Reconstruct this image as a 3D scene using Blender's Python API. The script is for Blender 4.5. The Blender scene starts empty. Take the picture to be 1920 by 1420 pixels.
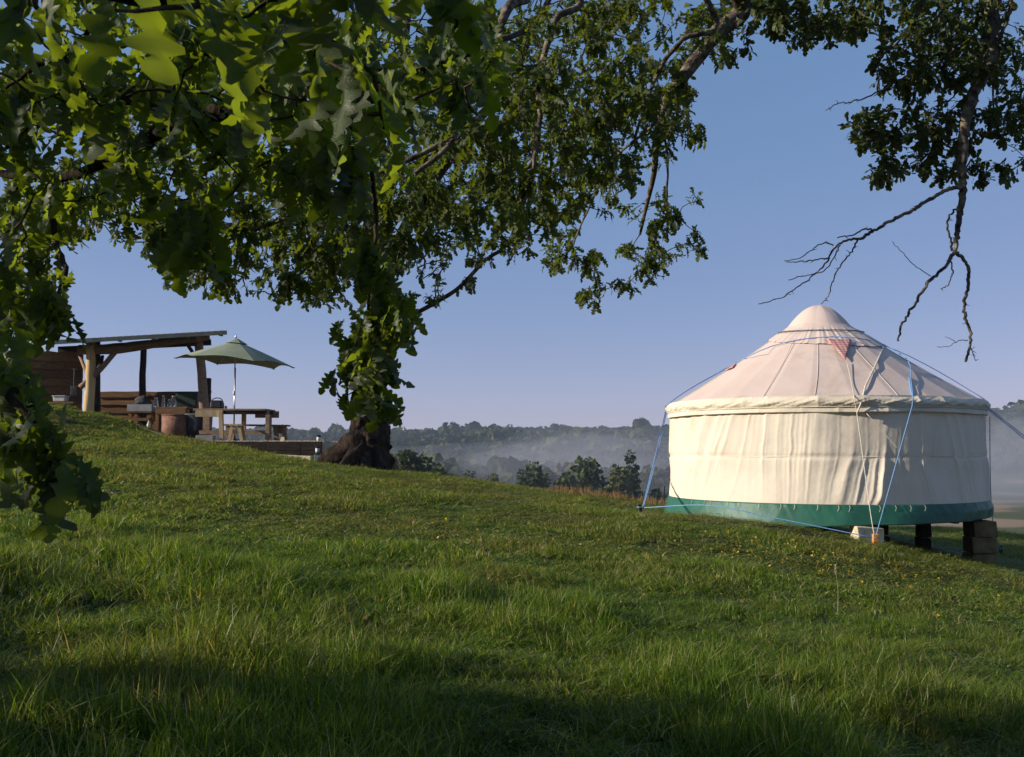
import bpy, math, random
import numpy as np
from mathutils import Vector, Matrix, Euler
random.seed(7); np.random.seed(7)
R = math.radians
S = bpy.context.scene
COL = S.collection
EYE = 1.5
# ---------------------------------------------------------------- camera
cd = bpy.data.cameras.new('camera'); cam = bpy.data.objects.new('camera', cd); COL.objects.link(cam)
cd.sensor_width = 36; cd.lens = 35; cd.clip_start = 0.05; cd.clip_end = 6000
PITCH = math.atan(130/1867.0)
cam.location = (0, 0, EYE); cam.rotation_euler = (R(90)+PITCH, 0, 0)
cd.dof.use_dof = True; cd.dof.focus_distance = 14; cd.dof.aperture_fstop = 19
S.camera = cam
# ---------------------------------------------------------------- world and sun
SUN_EL = R(21); SX, SY = -0.982, -0.189       # horizontal direction towards the sun
w = bpy.data.worlds.new('World'); S.world = w; w.use_nodes = True
nt = w.node_tree; bg = nt.nodes['Background']
sky = nt.nodes.new('ShaderNodeTexSky'); sky.sky_type = 'NISHITA'; sky.sun_disc = False
sky.sun_elevation = SUN_EL; sky.sun_rotation = math.atan2(SX, SY)
sky.altitude = 200; sky.air_density = 0.7; sky.dust_density = 0.2; sky.ozone_density = 3.0
hs = nt.nodes.new('ShaderNodeMix'); hs.data_type = 'RGBA'; hs.blend_type = 'MULTIPLY'
hs.inputs[0].default_value = 1.0; hs.inputs[7].default_value = (.96, 0.50, 0.42, 1)
nt.links.new(sky.outputs[0], hs.inputs[6]); va = nt.nodes.new('ShaderNodeMix'); va.data_type = 'RGBA'; va.blend_type = 'ADD'; va.inputs[0].default_value = 1.0   # an even veil of high haze
vn = nt.nodes.new('ShaderNodeTexNoise'); vn.inputs['Scale'].default_value = 2.4; vn.inputs['Detail'].default_value = 4; vt = nt.nodes.new('ShaderNodeTexCoord'); vm = nt.nodes.new('ShaderNodeMapping'); vm.inputs[3].default_value = (1, 1, 3.2)
nt.links.new(vt.outputs['Generated'], vm.inputs[0]); nt.links.new(vm.outputs[0], vn.inputs[0]); vr = nt.nodes.new('ShaderNodeMix'); vr.data_type = 'RGBA'; nt.links.new(vn.outputs[0], vr.inputs[0])
vr.inputs[6].default_value = (.55, 1.50, 2.95, 1); vr.inputs[7].default_value = (.68, 1.86, 3.55, 1); nt.links.new(vr.outputs[2], va.inputs[7])
nt.links.new(hs.outputs[2], va.inputs[6]); nt.links.new(va.outputs[2], bg.inputs[0])
bg.inputs[1].default_value = 0.086
sd = bpy.data.lights.new('sun', 'SUN'); sd.energy = 4.9; sd.angle = R(0.55); sd.color = (1.0, 0.90, 0.75)
so = bpy.data.objects.new('sun', sd); COL.objects.link(so)
tosun = Vector((SX*math.cos(SUN_EL), SY*math.cos(SUN_EL), math.sin(SUN_EL)))
so.rotation_euler = tosun.to_track_quat('Z', 'Y').to_euler(); so.location = tosun*60
S.view_settings.view_transform = 'Standard'; S.view_settings.look = 'None'
S.view_settings.exposure = 0.35; S.view_settings.gamma = 1.0; S.view_settings.use_curve_mapping = False
S.render.engine = 'CYCLES'
cy = S.cycles; cy.max_bounces = 6; cy.diffuse_bounces = 3; cy.glossy_bounces = 2; cy.transmission_bounces = 4
cy.transparent_max_bounces = 8; cy.volume_bounces = 0; cy.use_denoising = True; cy.caustics_reflective = False
cy.caustics_refractive = False; cy.volume_max_steps = 64; cy.sample_clamp_indirect = 4

# ---------------------------------------------------------------- helpers
_c, _s = math.cos(PITCH), math.sin(PITCH)
def P(px, py, y):
    "world point at depth y for a place in the 1920 px wide frame"
    xc, yc = (px-960)/1867.0, (710-py)/1867.0
    dy, dz = _c-yc*_s, _s+yc*_c
    k = y/dy
    return Vector((xc*k, y, EYE+dz*k))
def tag(o, label=None, cat=None, group=None, kind=None):
    if label: o['label'] = label
    if cat: o['category'] = cat
    if group: o['group'] = group
    if kind: o['kind'] = kind
    return o
def empty(name, loc, parent=None, rz=0):
    o = bpy.data.objects.new(name, None); COL.objects.link(o); o.location = loc; o.rotation_euler = (0, 0, rz)
    o.empty_display_size = .1
    o.parent = parent
    return o
class MB:
    def __init__(s): s.v = []; s.f = []; s.n = 0
    def add(s, vs, fs):
        s.v.extend([tuple(p) for p in vs]); s.f.extend([tuple(i+s.n for i in f) for f in fs]); s.n += len(vs)
    def box(s, c, size, rot=None, jit=0, taper=1.0):
        c = Vector(c); a, b, h = [q/2 for q in size]; vs = []
        for z in (-h, h):
            t = taper if z > 0 else 1
            for x, y in ((-a, -b), (a, -b), (a, b), (-a, b)):
                v = Vector((x*t+random.uniform(-jit, jit), y*t+random.uniform(-jit, jit), z+random.uniform(-jit, jit)))
                if rot: v = rot @ v
                vs.append(c+v)
        s.add(vs, [(3, 2, 1, 0), (4, 5, 6, 7), (0, 1, 5, 4), (1, 2, 6, 5), (2, 3, 7, 6), (3, 0, 4, 7)])
    def bar(s, a, b, wd, th, up=(0, 0, 1)):
        "rectangular beam from a to b, wd across, th along up"
        a, b = Vector(a), Vector(b); d = (b-a); L = d.length; d.normalize()
        up = Vector(up); sx = d.cross(up)
        if sx.length < 1e-4: sx = d.cross(Vector((0, 1, 0)))
        sx.normalize(); u = sx.cross(d); vs = []
        for p in (a, b):
            for i, j in ((-1, -1), (1, -1), (1, 1), (-1, 1)): vs.append(p+sx*i*wd/2+u*j*th/2)
        s.add(vs, [(3, 2, 1, 0), (4, 5, 6, 7), (0, 1, 5, 4), (1, 2, 6, 5), (2, 3, 7, 6), (3, 0, 4, 7)])
    def tube(s, pts, rad, n=8, wob=0.0, cap=True):
        pts = [Vector(p) for p in pts]
        if not hasattr(rad, '__len__'): rad = [rad]*len(pts)
        ref = None; vs = []; fs = []
        for i, p in enumerate(pts):
            t = (pts[min(i+1, len(pts)-1)]-pts[max(i-1, 0)]).normalized()
            if ref is None:
                ref = t.cross(Vector((0, 0, 1)))
                if ref.length < 1e-3: ref = t.cross(Vector((0, 1, 0)))
            ref = (ref-t*ref.dot(t)).normalized(); b = t.cross(ref)
            for k in range(n):
                a = 2*math.pi*k/n; r = rad[i]*(1+random.uniform(-wob, wob))
                vs.append(p+(ref*math.cos(a)+b*math.sin(a))*r)
        for i in range(len(pts)-1):
            for k in range(n):
                k2 = (k+1) % n
                fs.append((i*n+k, i*n+k2, (i+1)*n+k2, (i+1)*n+k))
        if cap:
            fs.append(tuple(range(n-1, -1, -1))); fs.append(tuple((len(pts)-1)*n+k for k in range(n)))
        s.add(vs, fs)
    def lathe(s, c, prof, n=20, wob=0):
        c = Vector(c); vs = []; fs = []
        for r, z in prof:
            for k in range(n):
                a = 2*math.pi*k/n; q = r*(1+random.uniform(-wob, wob)); vs.append(c+Vector((q*math.cos(a), q*math.sin(a), z)))
        for i in range(len(prof)-1):
            for k in range(n):
                k2 = (k+1) % n; fs.append((i*n+k, i*n+k2, (i+1)*n+k2, (i+1)*n+k))
        fs.append(tuple(range(n-1, -1, -1))); fs.append(tuple((len(prof)-1)*n+k for k in range(n)))
        s.add(vs, fs)
    def build(s, name, mat, parent=None, smooth=False, bevel=0):
        me = bpy.data.meshes.new(name); v = s.v
        off = Vector((0, 0, 0))
        if parent is not None: off = parent.matrix_world.translation if parent.type == 'EMPTY' else Vector((0,0,0))
        return finish(name, v, s.f, mat, parent, smooth, bevel)
def wpos(o):
    p = Vector((0, 0, 0))
    while o is not None: p = p+Vector(o.location); o = o.parent
    return p
def finish(name, v, f, mat, parent=None, smooth=False, bevel=0):
    "mesh object whose vertices are given in world space; origin goes to the parent's place or to the mesh's base"
    me = bpy.data.meshes.new(name)
    va = np.array(v, dtype=np.float64)
    if parent is not None:
        o0 = np.array(wpos(parent)); loc = (0, 0, 0)
    else:
        o0 = np.array([(va[:, 0].min()+va[:, 0].max())/2, (va[:, 1].min()+va[:, 1].max())/2, va[:, 2].min()]); loc = tuple(o0)
    va = va-o0
    me.from_pydata(va.tolist(), [], [tuple(int(i) for i in q) for q in f]); me.update()
    if smooth: me.polygons.foreach_set('use_smooth', [True]*len(me.polygons))
    o = bpy.data.objects.new(name, me); COL.objects.link(o); o.location = loc; o.parent = parent
    if mat: me.materials.append(mat)
    if bevel:
        m = o.modifiers.new('bevel', 'BEVEL'); m.width = bevel; m.segments = 2; m.limit_method = 'ANGLE'
    return o
def fastmesh(name, verts, faces, k, mat, smooth=True, mi=None):
    "verts (n,3), faces (m,k) arrays -> mesh data"
    me = bpy.data.meshes.new(name); m = len(faces)
    me.vertices.add(len(verts)); me.vertices.foreach_set('co', np.ascontiguousarray(verts, dtype=np.float32).ravel())
    me.loops.add(m*k); me.loops.foreach_set('vertex_index', np.ascontiguousarray(faces, dtype=np.int32).ravel())
    me.polygons.add(m); me.polygons.foreach_set('loop_start', np.arange(m, dtype=np.int32)*k)
    me.polygons.foreach_set('loop_total', np.full(m, k, dtype=np.int32))
    if smooth: me.polygons.foreach_set('use_smooth', np.ones(m, dtype=bool))
    me.update(); me.validate()
    if mat: me.materials.append(mat)
    return me
def spline(pts, n=6):
    "Catmull-Rom through pts"
    pts = [Vector(p) for p in pts]; q = [2*pts[0]-pts[1]]+pts+[2*pts[-1]-pts[-2]]; out = []
    for i in range(1, len(q)-2):
        a, b, c, d = q[i-1:i+3]
        for k in range(n):
            t = k/n
            out.append(.5*((2*b)+(c-a)*t+(2*a-5*b+4*c-d)*t*t+(3*b-a-3*c+d)*t**3))
    out.append(pts[-1]); return out

# ---- value noise in numpy
def _hash(ix, iy, seed):
    h = (ix.astype(np.int64)*374761393+iy.astype(np.int64)*668265263+seed*982451653) & 0xffffffff
    h = ((h ^ (h >> 13))*1274126177) & 0xffffffff
    return ((h ^ (h >> 16)) & 0xffffff)/float(0xffffff)
def vnoise(x, y, seed=0):
    x = np.asarray(x, float); y = np.asarray(y, float)
    ix, iy = np.floor(x), np.floor(y); fx, fy = x-ix, y-iy
    fx = fx*fx*(3-2*fx); fy = fy*fy*(3-2*fy)
    a = _hash(ix, iy, seed); b = _hash(ix+1, iy, seed); c = _hash(ix, iy+1, seed); d = _hash(ix+1, iy+1, seed)
    return (a*(1-fx)+b*fx)*(1-fy)+(c*(1-fx)+d*fx)*fy
def fbm(x, y, seed=0, o=4):
    s = 0; a = .5
    for i in range(o): s = s+a*vnoise(np.asarray(x)*2**i, np.asarray(y)*2**i, seed+i); a *= .5
    return s

# ---------------------------------------------------------------- materials
def new_mat(name):
    m = bpy.data.materials.new(name); m.use_nodes = True; return m, m.node_tree, m.node_tree.nodes['Principled BSDF']
def N(nt, t, **kw):
    n = nt.nodes.new(t)
    for k, v in kw.items():
        if k in ('i',):
            for a, b in v.items(): n.inputs[a].default_value = b
        else: setattr(n, k, v)
    return n
def ramp(nt, fac, stops):
    r = nt.nodes.new('ShaderNodeValToRGB'); e = r.color_ramp.elements
    while len(e) < len(stops): e.new(.5)
    for i, (p, c) in enumerate(stops): e[i].position = p; e[i].color = (*c, 1)
    nt.links.new(fac, r.inputs[0]); return r.outputs[0]
def noisy(name, c1, c2, scale=6, rough=.8, bump=.3, bscale=None, detail=6, stretch=(1, 1, 1), spec=.3, c3=None, metallic=0, lo=.35, hi=.65):
    m, nt, b = new_mat(name)
    tc = N(nt, 'ShaderNodeTexCoord'); mp = N(nt, 'ShaderNodeMapping', i={3: stretch})
    nt.links.new(tc.outputs['Object'], mp.inputs[0])
    n = N(nt, 'ShaderNodeTexNoise', i={'Scale': scale, 'Detail': detail, 'Roughness': .6}); nt.links.new(mp.outputs[0], n.inputs[0])
    stops = [(lo, c1), (hi, c2)] if c3 is None else [(lo, c1), ((lo+hi)/2, c2), (hi, c3)]
    nt.links.new(ramp(nt, n.outputs[0], stops), b.inputs['Base Color'])
    b.inputs['Roughness'].default_value = rough; b.inputs['Specular IOR Level'].default_value = spec; b.inputs['Metallic'].default_value = metallic
    if bump:
        n2 = N(nt, 'ShaderNodeTexNoise', i={'Scale': bscale or scale*3, 'Detail': 5}); nt.links.new(mp.outputs[0], n2.inputs[0])
        bp = N(nt, 'ShaderNodeBump', i={'Strength': bump, 'Distance': .02}); nt.links.new(n2.outputs[0], bp.inputs['Height'])
        nt.links.new(bp.outputs[0], b.inputs['Normal'])
    return m
def add_transl(m, col_socket_or_col, amt):
    nt = m.node_tree; b = nt.nodes['Principled BSDF']; out = nt.nodes['Material Output']
    t = N(nt, 'ShaderNodeBsdfTranslucent'); mx = N(nt, 'ShaderNodeMixShader', i={0: amt})
    if isinstance(col_socket_or_col, tuple): t.inputs[0].default_value = (*col_socket_or_col, 1)
    else: nt.links.new(col_socket_or_col, t.inputs[0])
    nt.links.new(b.outputs[0], mx.inputs[1]); nt.links.new(t.outputs[0], mx.inputs[2]); nt.links.new(mx.outputs[0], out.inputs[0])
M = {}
# leaves: colour varies leaf by leaf (attribute 'v' on joined leaves, object random on single ones)
def leaf_mat(name, top_a, top_b, under, tr, tramt, rough=.42):
    m, nt, b = new_mat(name)
    at = N(nt, 'ShaderNodeAttribute', attribute_name='v'); oi = N(nt, 'ShaderNodeObjectInfo')
    ad = N(nt, 'ShaderNodeMath', operation='ADD'); nt.links.new(at.outputs['Fac'], ad.inputs[0]); nt.links.new(oi.outputs['Random'], ad.inputs[1])
    fr = N(nt, 'ShaderNodeMath', operation='FRACT'); nt.links.new(ad.outputs[0], fr.inputs[0])
    tc = N(nt, 'ShaderNodeTexCoord')
    n = N(nt, 'ShaderNodeTexNoise', i={'Scale': 28., 'Detail': 4}); nt.links.new(tc.outputs['Object'], n.inputs[0])
    c = ramp(nt, fr.outputs[0], [(0, top_a), (.8, top_b), (1, tuple(q*1.25 for q in top_b))])
    spots = ramp(nt, n.outputs[0], [(.24, (.10, .06, .02)), (.30, (1, 1, 1))])
    mu = N(nt, 'ShaderNodeMix', data_type='RGBA', blend_type='MULTIPLY', i={0: .7}); nt.links.new(c, mu.inputs[6]); nt.links.new(spots, mu.inputs[7])
    lv = N(nt, 'ShaderNodeAttribute', attribute_name='lv'); sv = N(nt, 'ShaderNodeSeparateXYZ'); nt.links.new(lv.outputs['Vector'], sv.inputs[0])
    q1 = N(nt, 'ShaderNodeMath', operation='MULTIPLY_ADD', i={1: -.9}); nt.links.new(sv.outputs[0], q1.inputs[0]); nt.links.new(sv.outputs[1], q1.inputs[2])
    q2 = N(nt, 'ShaderNodeMath', operation='MULTIPLY', i={1: 7.5}); nt.links.new(q1.outputs[0], q2.inputs[0]); q3 = N(nt, 'ShaderNodeMath', operation='PINGPONG', i={1: .5}); nt.links.new(q2.outputs[0], q3.inputs[0])
    q4 = N(nt, 'ShaderNodeMapRange', i={1: .0, 2: .09, 3: 1., 4: 0.}); nt.links.new(q3.outputs[0], q4.inputs[0])
    q5 = N(nt, 'ShaderNodeMapRange', i={1: .004, 2: .014, 3: 1., 4: 0.}); nt.links.new(sv.outputs[0], q5.inputs[0])
    q6 = N(nt, 'ShaderNodeMath', operation='MAXIMUM'); nt.links.new(q4.outputs[0], q6.inputs[0]); nt.links.new(q5.outputs[0], q6.inputs[1])
    q7 = N(nt, 'ShaderNodeMath', operation='MULTIPLY', i={1: .45}); nt.links.new(q6.outputs[0], q7.inputs[0])
    mv = N(nt, 'ShaderNodeMix', data_type='RGBA'); nt.links.new(q7.outputs[0], mv.inputs[0]); nt.links.new(mu.outputs[2], mv.inputs[6]); mv.inputs[7].default_value = (.10, .14, .045, 1); mu = mv
    g = N(nt, 'ShaderNodeNewGeometry')
    mb = N(nt, 'ShaderNodeMix', data_type='RGBA'); nt.links.new(g.outputs['Backfacing'], mb.inputs[0]); nt.links.new(mu.outputs[2], mb.inputs[6]); mb.inputs[7].default_value = (*under, 1)
    nt.links.new(mb.outputs[2], b.inputs['Base Color']); b.inputs['Roughness'].default_value = rough; b.inputs['Specular IOR Level'].default_value = .2
    bp = N(nt, 'ShaderNodeBump', i={'Strength': .25, 'Distance': .01}); nt.links.new(n.outputs[0], bp.inputs['Height']); nt.links.new(bp.outputs[0], b.inputs['Normal'])
    tm = N(nt, 'ShaderNodeMix', data_type='RGBA', blend_type='MULTIPLY', i={0: .5}); tm.inputs[6].default_value = (*tr, 1); nt.links.new(spots, tm.inputs[7])
    add_transl(m, tm.outputs[2], tramt)
    return m
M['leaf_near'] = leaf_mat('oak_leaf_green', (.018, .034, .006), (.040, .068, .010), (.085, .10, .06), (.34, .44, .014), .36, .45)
M['leaf_shade'] = leaf_mat('oak_leaf_shaded', (.019, .031, .005), (.042, .058, .008), (.07, .08, .038), (.21, .27, .010), .32, .55)  # canopy shade put into the colour of the same oak's farther leaves
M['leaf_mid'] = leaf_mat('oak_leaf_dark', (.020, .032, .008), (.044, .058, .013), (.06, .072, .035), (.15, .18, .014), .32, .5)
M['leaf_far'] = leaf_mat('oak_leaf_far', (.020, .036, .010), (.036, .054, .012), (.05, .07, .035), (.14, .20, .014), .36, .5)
M['bark'] = noisy('oak_bark', (.012, .009, .006), (.04, .03, .02), 9, .95, .9, 30, stretch=(1, 1, .35), c3=(.08, .065, .045), spec=.1)
M['bark_dark'] = noisy('trunk_bark', (.007, .005, .004), (.022, .015, .011), 7, .95, 1.0, 22, stretch=(1, 1, .3), c3=(.06, .042, .03), spec=.1)
M['bark_lichen'] = noisy('lichened_bark', (.045, .032, .026), (.13, .10, .08), 14, .95, .9, 45, c3=(.24, .22, .15), spec=.1)
M['twig'] = noisy('twig_bark', (.03, .022, .014), (.09, .07, .045), 30, .9, .3, spec=.1)
M['post'] = noisy('peeled_post', (.50, .33, .14), (.70, .50, .25), 3, .75, .3, 14, stretch=(6, 6, .5))
M['beam'] = noisy('oiled_beam', (.17, .10, .06), (.30, .20, .13), 4, .8, .3, 14, stretch=(.6, 4, 4))
M['plank'] = noisy('waney_plank', (.16, .075, .028), (.27, .14, .055), 4, .8, .4, 16, stretch=(.5, 4, 5))
M['plank_b'] = noisy('waney_plank_pale', (.21, .105, .042), (.33, .18, .075), 4, .8, .4, 16, stretch=(.5, 4, 5))
M['plank_c'] = noisy('waney_plank_dark', (.11, .052, .022), (.20, .10, .042), 4, .8, .4, 16, stretch=(.5, 4, 5))
M['table_wood'] = noisy('weathered_table', (.20, .13, .08), (.33, .235, .155), 5, .85, .3, 18, stretch=(1.2, 3, 3))
M['pale_wood'] = noisy('pale_wood', (.34, .24, .13), (.50, .38, .23), 4, .8, .3, 18, stretch=(3, 3, 1))
M['cut_wood'] = noisy('cut_wood', (.50, .34, .19), (.66, .50, .31), 12, .8, .2)
M['sleeper'] = noisy('tarred_sleeper', (.018, .012, .009), (.05, .034, .025), 6, .9, .5, 20, stretch=(.5, 3, 3))
M['tin_roof'] = noisy('grey_roof_sheet', (.10, .11, .10), (.16, .17, .155), 3, .6, .1, spec=.4)
M['green_cloth'] = noisy('green_parasol_cloth', (.29, .33, .23), (.35, .39, .28), 2.5, .85, .15, 60)
add_transl(M['green_cloth'], (.10, .12, .07), .15)
M['steel'] = noisy('brushed_steel', (.45, .46, .48), (.6, .6, .62), 8, .35, 0, metallic=.8)
M['grey_metal'] = noisy('grey_trough', (.25, .25, .26), (.36, .36, .38), 5, .6, .1)
M['black'] = noisy('black_enamel', (.012, .012, .014), (.03, .03, .034), 8, .5, .1)
M['rust'] = noisy('rusty_drum', (.16, .07, .045), (.27, .14, .10), 6, .8, .3)
M['dark_green'] = noisy('dark_green_panel', (.018, .030, .020), (.03, .048, .034), 4, .6, .1)
M['block'] = noisy('concrete_block', (.24, .22, .22), (.34, .31, .31), 20, .95, .4)
M['limestone'] = noisy('limestone', (.46, .36, .20), (.66, .55, .36), 5, .95, .6, 18, c3=(.72, .64, .47))
M['darkstone'] = noisy('stacked_timber', (.10, .072, .03), (.21, .155, .075), 5, .9, .5, 18)
M['gravel'] = noisy('gravel', (.32, .24, .16), (.58, .48, .36), 3, .9, 0)
M['slab'] = noisy('pale_kerb', (.38, .30, .20), (.60, .50, .36), 7, .9, .4)
M['orange_wood'] = noisy('orange_peg', (.42, .19, .06), (.60, .30, .11), 10, .8, .3)
M['rope_blue'] = noisy('blue_rope', (.12, .26, .50), (.24, .42, .68), 60, .7, .4, 200)
M['rope_white'] = noisy('white_cord', (.55, .50, .42), (.75, .70, .60), 50, .8, .3, 200)
M['glass'] = new_mat('jar_glass')[0]
_b = M['glass'].node_tree.nodes['Principled BSDF']; _b.inputs['Transmission Weight'].default_value = .9; _b.inputs['Roughness'].default_value = .05; _b.inputs['Base Color'].default_value = (.85, .9, .9, 1)
M['cloth_dark'] = noisy('dark_cloth', (.03, .035, .04), (.07, .075, .08), 9, .9, .3)
M['red'] = noisy('red_plastic', (.35, .04, .02), (.45, .08, .03), 6, .5, 0)
M['white_plastic'] = noisy('white_plastic', (.62, .62, .60), (.74, .73, .70), 5, .5, 0)
HAZE = .00028
BANKS = [(1110, 880, 340, 45, 60, 11, .0026, 'pale mist drifting over the valley floor in the centre', 3),
         (1150, 850, 420, 60, 60, 14, .0018, 'thin mist rising against the wood left of the yurt', 8),
         (900, 880, 400, 70, 60, 10, .0016, 'low mist right of the oak trunk', 5),
         (1900, 880, 400, 80, 70, 24, .0060, 'bright mist over the field at the right edge', 6)]
# ================================================================= TERRAIN
YC = P(1540, 840, 18.5)          # yurt axis
YX, YY = YC.x, YC.y
def g(x, y):
    x = np.asarray(x, float); y = np.asarray(y, float)
    xe = 40*np.tanh(x/40)
    z = -.12*xe+.031*np.clip(y, -60, 1e9)
    z = z+.48/(1+np.exp((x+9.6)*2.2))*np.exp(-((y-24)/9)**2)+.20/(1+np.exp(-(x-10.5)*1.2))*np.exp(-((y-26)/5)**2)
    z = z+.30*np.exp(-((x-4.2)**2+(y-15.2)**2)/6.5)
    z = z+.11*np.exp(-((x+7.0)/1.1)**2-((y-22.9)/1.2)**2)
    z = z-.05*np.log1p(np.exp(np.clip(x-6.5, -30, 30)))*np.exp(-((y-17)/9)**2)*np.exp(-((x-8)/9)**2)
    yc = 20.0+2.2/(1+np.exp((x+7)/.9))+3.0/(1+np.exp(-(x-9)/1.5))
    t = np.maximum(0, y-yc)
    z = z-.175*(np.sqrt(t*t+25)-5)
    # small lumps, growing with distance
    z = z+.16*(fbm(x*.55, y*.55, 3)-.47)*np.clip((y-1)/4, .3, 1)+.05*(fbm(x*2.2, y*2.2, 9)-.47)
    far = np.clip((y-90)/150, 0, 1); floor = -21+3*fbm(x/90, y/90, 5)
    z = np.where(y > 30, np.maximum(z, floor+0*x) , z)
    h = np.clip((y-(470+90*fbm(x/160, 0*x, 21)))/400, 0, 1); h = h*h*(3-2*h)
    ridge = 25.5+10*(fbm(x/120+3, y/400, 31)-.5)+16*np.clip((x-180)/230, 0, 1)
    z = z+far*h*(ridge)
    # shelter yard and gravel terrace are cut into the slope
    def box(x0, x1, y0, y1, b): return (1/(1+np.exp(-(x-x0)/b)))*(1/(1+np.exp((x-x1)/b)))*(1/(1+np.exp(-(y-y0)/b)))*(1/(1+np.exp((y-y1)/b)))
    k1 = box(-13.0, -4.6, 26.2, 36, .12); z = z*(1-k1)+np.minimum(z, 1.86)*k1
    k2 = box(-7.45, -3.95, 23.3, 27.5, .05); z = z*(1-k2)+np.minimum(z, 1.45)*k2
    return z
def gz(x, y): return float(g(np.array([x]), np.array([y]))[0])
def axis(lo, hi, fine_lo, fine_hi, step, n):
    a = np.arange(fine_lo, fine_hi, step)
    k = np.linspace(0, 1, n)[1:]
    up = fine_hi+(hi-fine_hi)*(np.expm1(5*k)/np.expm1(5)); dn = fine_lo-(fine_lo-lo)*(np.expm1(5*k)/np.expm1(5))
    return np.concatenate([dn[::-1], a, [fine_hi], up])
xs = axis(-1500, 1500, -16, 18, .22, 90); ys = axis(-400, 1750, -4, 34, .22, 130)
X, Y = np.meshgrid(xs, ys); Z = g(X, Y)
V = np.stack([X, Y, Z], -1).reshape(-1, 3); nx, ny = len(xs), len(ys)
I = np.arange(nx*ny).reshape(ny, nx)
F = np.stack([I[:-1, :-1], I[:-1, 1:], I[1:, 1:], I[1:, :-1]], -1).reshape(-1, 4)
m, nt, b = new_mat('meadow_ground'); M['ground'] = m
geo = N(nt, 'ShaderNodeNewGeometry')
n1 = N(nt, 'ShaderNodeTexNoise', i={'Scale': 2.2, 'Detail': 8, 'Roughness': .7}); nt.links.new(geo.outputs[0], n1.inputs[0])
near = ramp(nt, n1.outputs[0], [(.35, (.018, .024, .008)), (.55, (.04, .05, .014)), (.7, (.075, .065, .03))])
n2 = N(nt, 'ShaderNodeTexNoise', i={'Scale': .011, 'Detail': 3}); nt.links.new(geo.outputs[0], n2.inputs[0])
farc = ramp(nt, n2.outputs[0], [(.42, (.05, .07, .025)), (.55, (.08, .085, .03)), (.58, (.24, .17, .105)), (.66, (.27, .19, .12))])
sp = N(nt, 'ShaderNodeSeparateXYZ'); nt.links.new(geo.outputs[0], sp.inputs[0])
mr = N(nt, 'ShaderNodeMapRange', i={1: 60., 2: 160.}); nt.links.new(sp.outputs[1], mr.inputs[0])
mx = N(nt, 'ShaderNodeMix', data_type='RGBA'); nt.links.new(mr.outputs[0], mx.inputs[0]); nt.links.new(near, mx.inputs[6]); nt.links.new(farc, mx.inputs[7])
nt.links.new(mx.outputs[2], b.inputs['Base Color']); b.inputs['Roughness'].default_value = 1; b.inputs['Specular IOR Level'].default_value = .1
bp = N(nt, 'ShaderNodeBump', i={'Strength': .6, 'Distance': .05}); n3 = N(nt, 'ShaderNodeTexNoise', i={'Scale': 20., 'Detail': 6}); nt.links.new(geo.outputs[0], n3.inputs[0])
nt.links.new(n3.outputs[0], bp.inputs['Height']); nt.links.new(bp.outputs[0], b.inputs['Normal'])
ground = bpy.data.objects.new('ground', fastmesh('ground', V, F, 4, m)); COL.objects.link(ground); tag(ground, 'grassy hillside falling away into a valley of fields', kind='structure')

# ================================================================= LEAVES
def leaf_shape(kind, seed):
    "oak leaf: stalk at origin, along +Y, length 1, normal +Z. returns verts, tri faces"
    rs = np.random.RandomState(seed)
    nl = 4 if seed % 2 else 5
    if kind == 'lo':
        T = [0, .26, .42, .55, .72, .86, 1.0]; W = [.015, .15, .10, .27, .17, .24, .07]
    else:
        T = [0, .08]; W = [.012, .016]; per = 5 if kind == 'hi' else 3
        for k in range(nl):
            env = .25*math.sin(math.pi*(.16+.74*(k+.5)/nl)**1.35)+.02; e = env*rs.uniform(.85, 1.12)
            for i in range(per):
                u = i/per; T.append(.12+.82*(k+u)/nl)
                sh = {5: (.36, .80, 1.0, .98, .66), 3: (.36, 1.0, .88)}[per][i]; W.append(e*sh)
        T += [.955, .985, 1.0]; W += [.105, .06, .0]
    vs = []; n = len(T); bend = rs.uniform(-.1, .75); fold = rs.uniform(-.1, .6); tw = rs.uniform(-.4, .4); sk = rs.uniform(-.06, .06)
    for j, s in enumerate((-1, 0, 1)):
        for i in range(n):
            wv = (W[i]*(1+rs.uniform(-.08, .08)+s*sk)) if s else 0
            t = T[i]+(.10*wv if s else 0)*(1 if 0 < i < n-2 else 0)
            wave = .06*math.sin(t*17+s*1.3+seed)*(abs(wv)/.2)
            z = -bend*t*t+fold*abs(wv)+wave+tw*t*s*wv
            vs.append((s*wv+sk*t*t, t, z))
    fs = []
    for j in range(2):
        for i in range(n-1):
            a, b_, c, d = j*n+i, (j+1)*n+i, (j+1)*n+i+1, j*n+i+1
            fs += [(a, b_, c), (a, c, d)]
    return np.array(vs), np.array(fs)
LEAF = {k: [leaf_shape(k, s+11) for s in range(6)] for k in ('hi', 'mid', 'lo')}
LEAFMESH = {}
def leafmesh(kind, vi, mat):
    k = (kind, vi, mat.name)
    if k not in LEAFMESH:
        v, f = LEAF[kind][vi]; LEAFMESH[k] = me = fastmesh('leaf', v, f, 3, mat); a = me.attributes.new('lv', 'FLOAT_VECTOR', 'POINT'); a.data.foreach_set('vector', np.stack([np.abs(v[:, 0]), v[:, 1], 0*v[:, 0]], -1).astype(np.float32).ravel())
    return LEAFMESH[k]
def frames(dirs, nrm):
    "rotation matrices with Y = dir, Z ~ nrm"
    y = dirs/np.linalg.norm(dirs, axis=1, keepdims=True)
    z = nrm-(nrm*y).sum(1, keepdims=True)*y; ln = np.linalg.norm(z, axis=1, keepdims=True); z = np.where(ln < 1e-3, np.array([[1., 0, 0]]), z/np.maximum(ln, 1e-3))
    x = np.cross(y, z); return np.stack([x, y, z], -1)
CAMP = np.array([0, 0, EYE])
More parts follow.
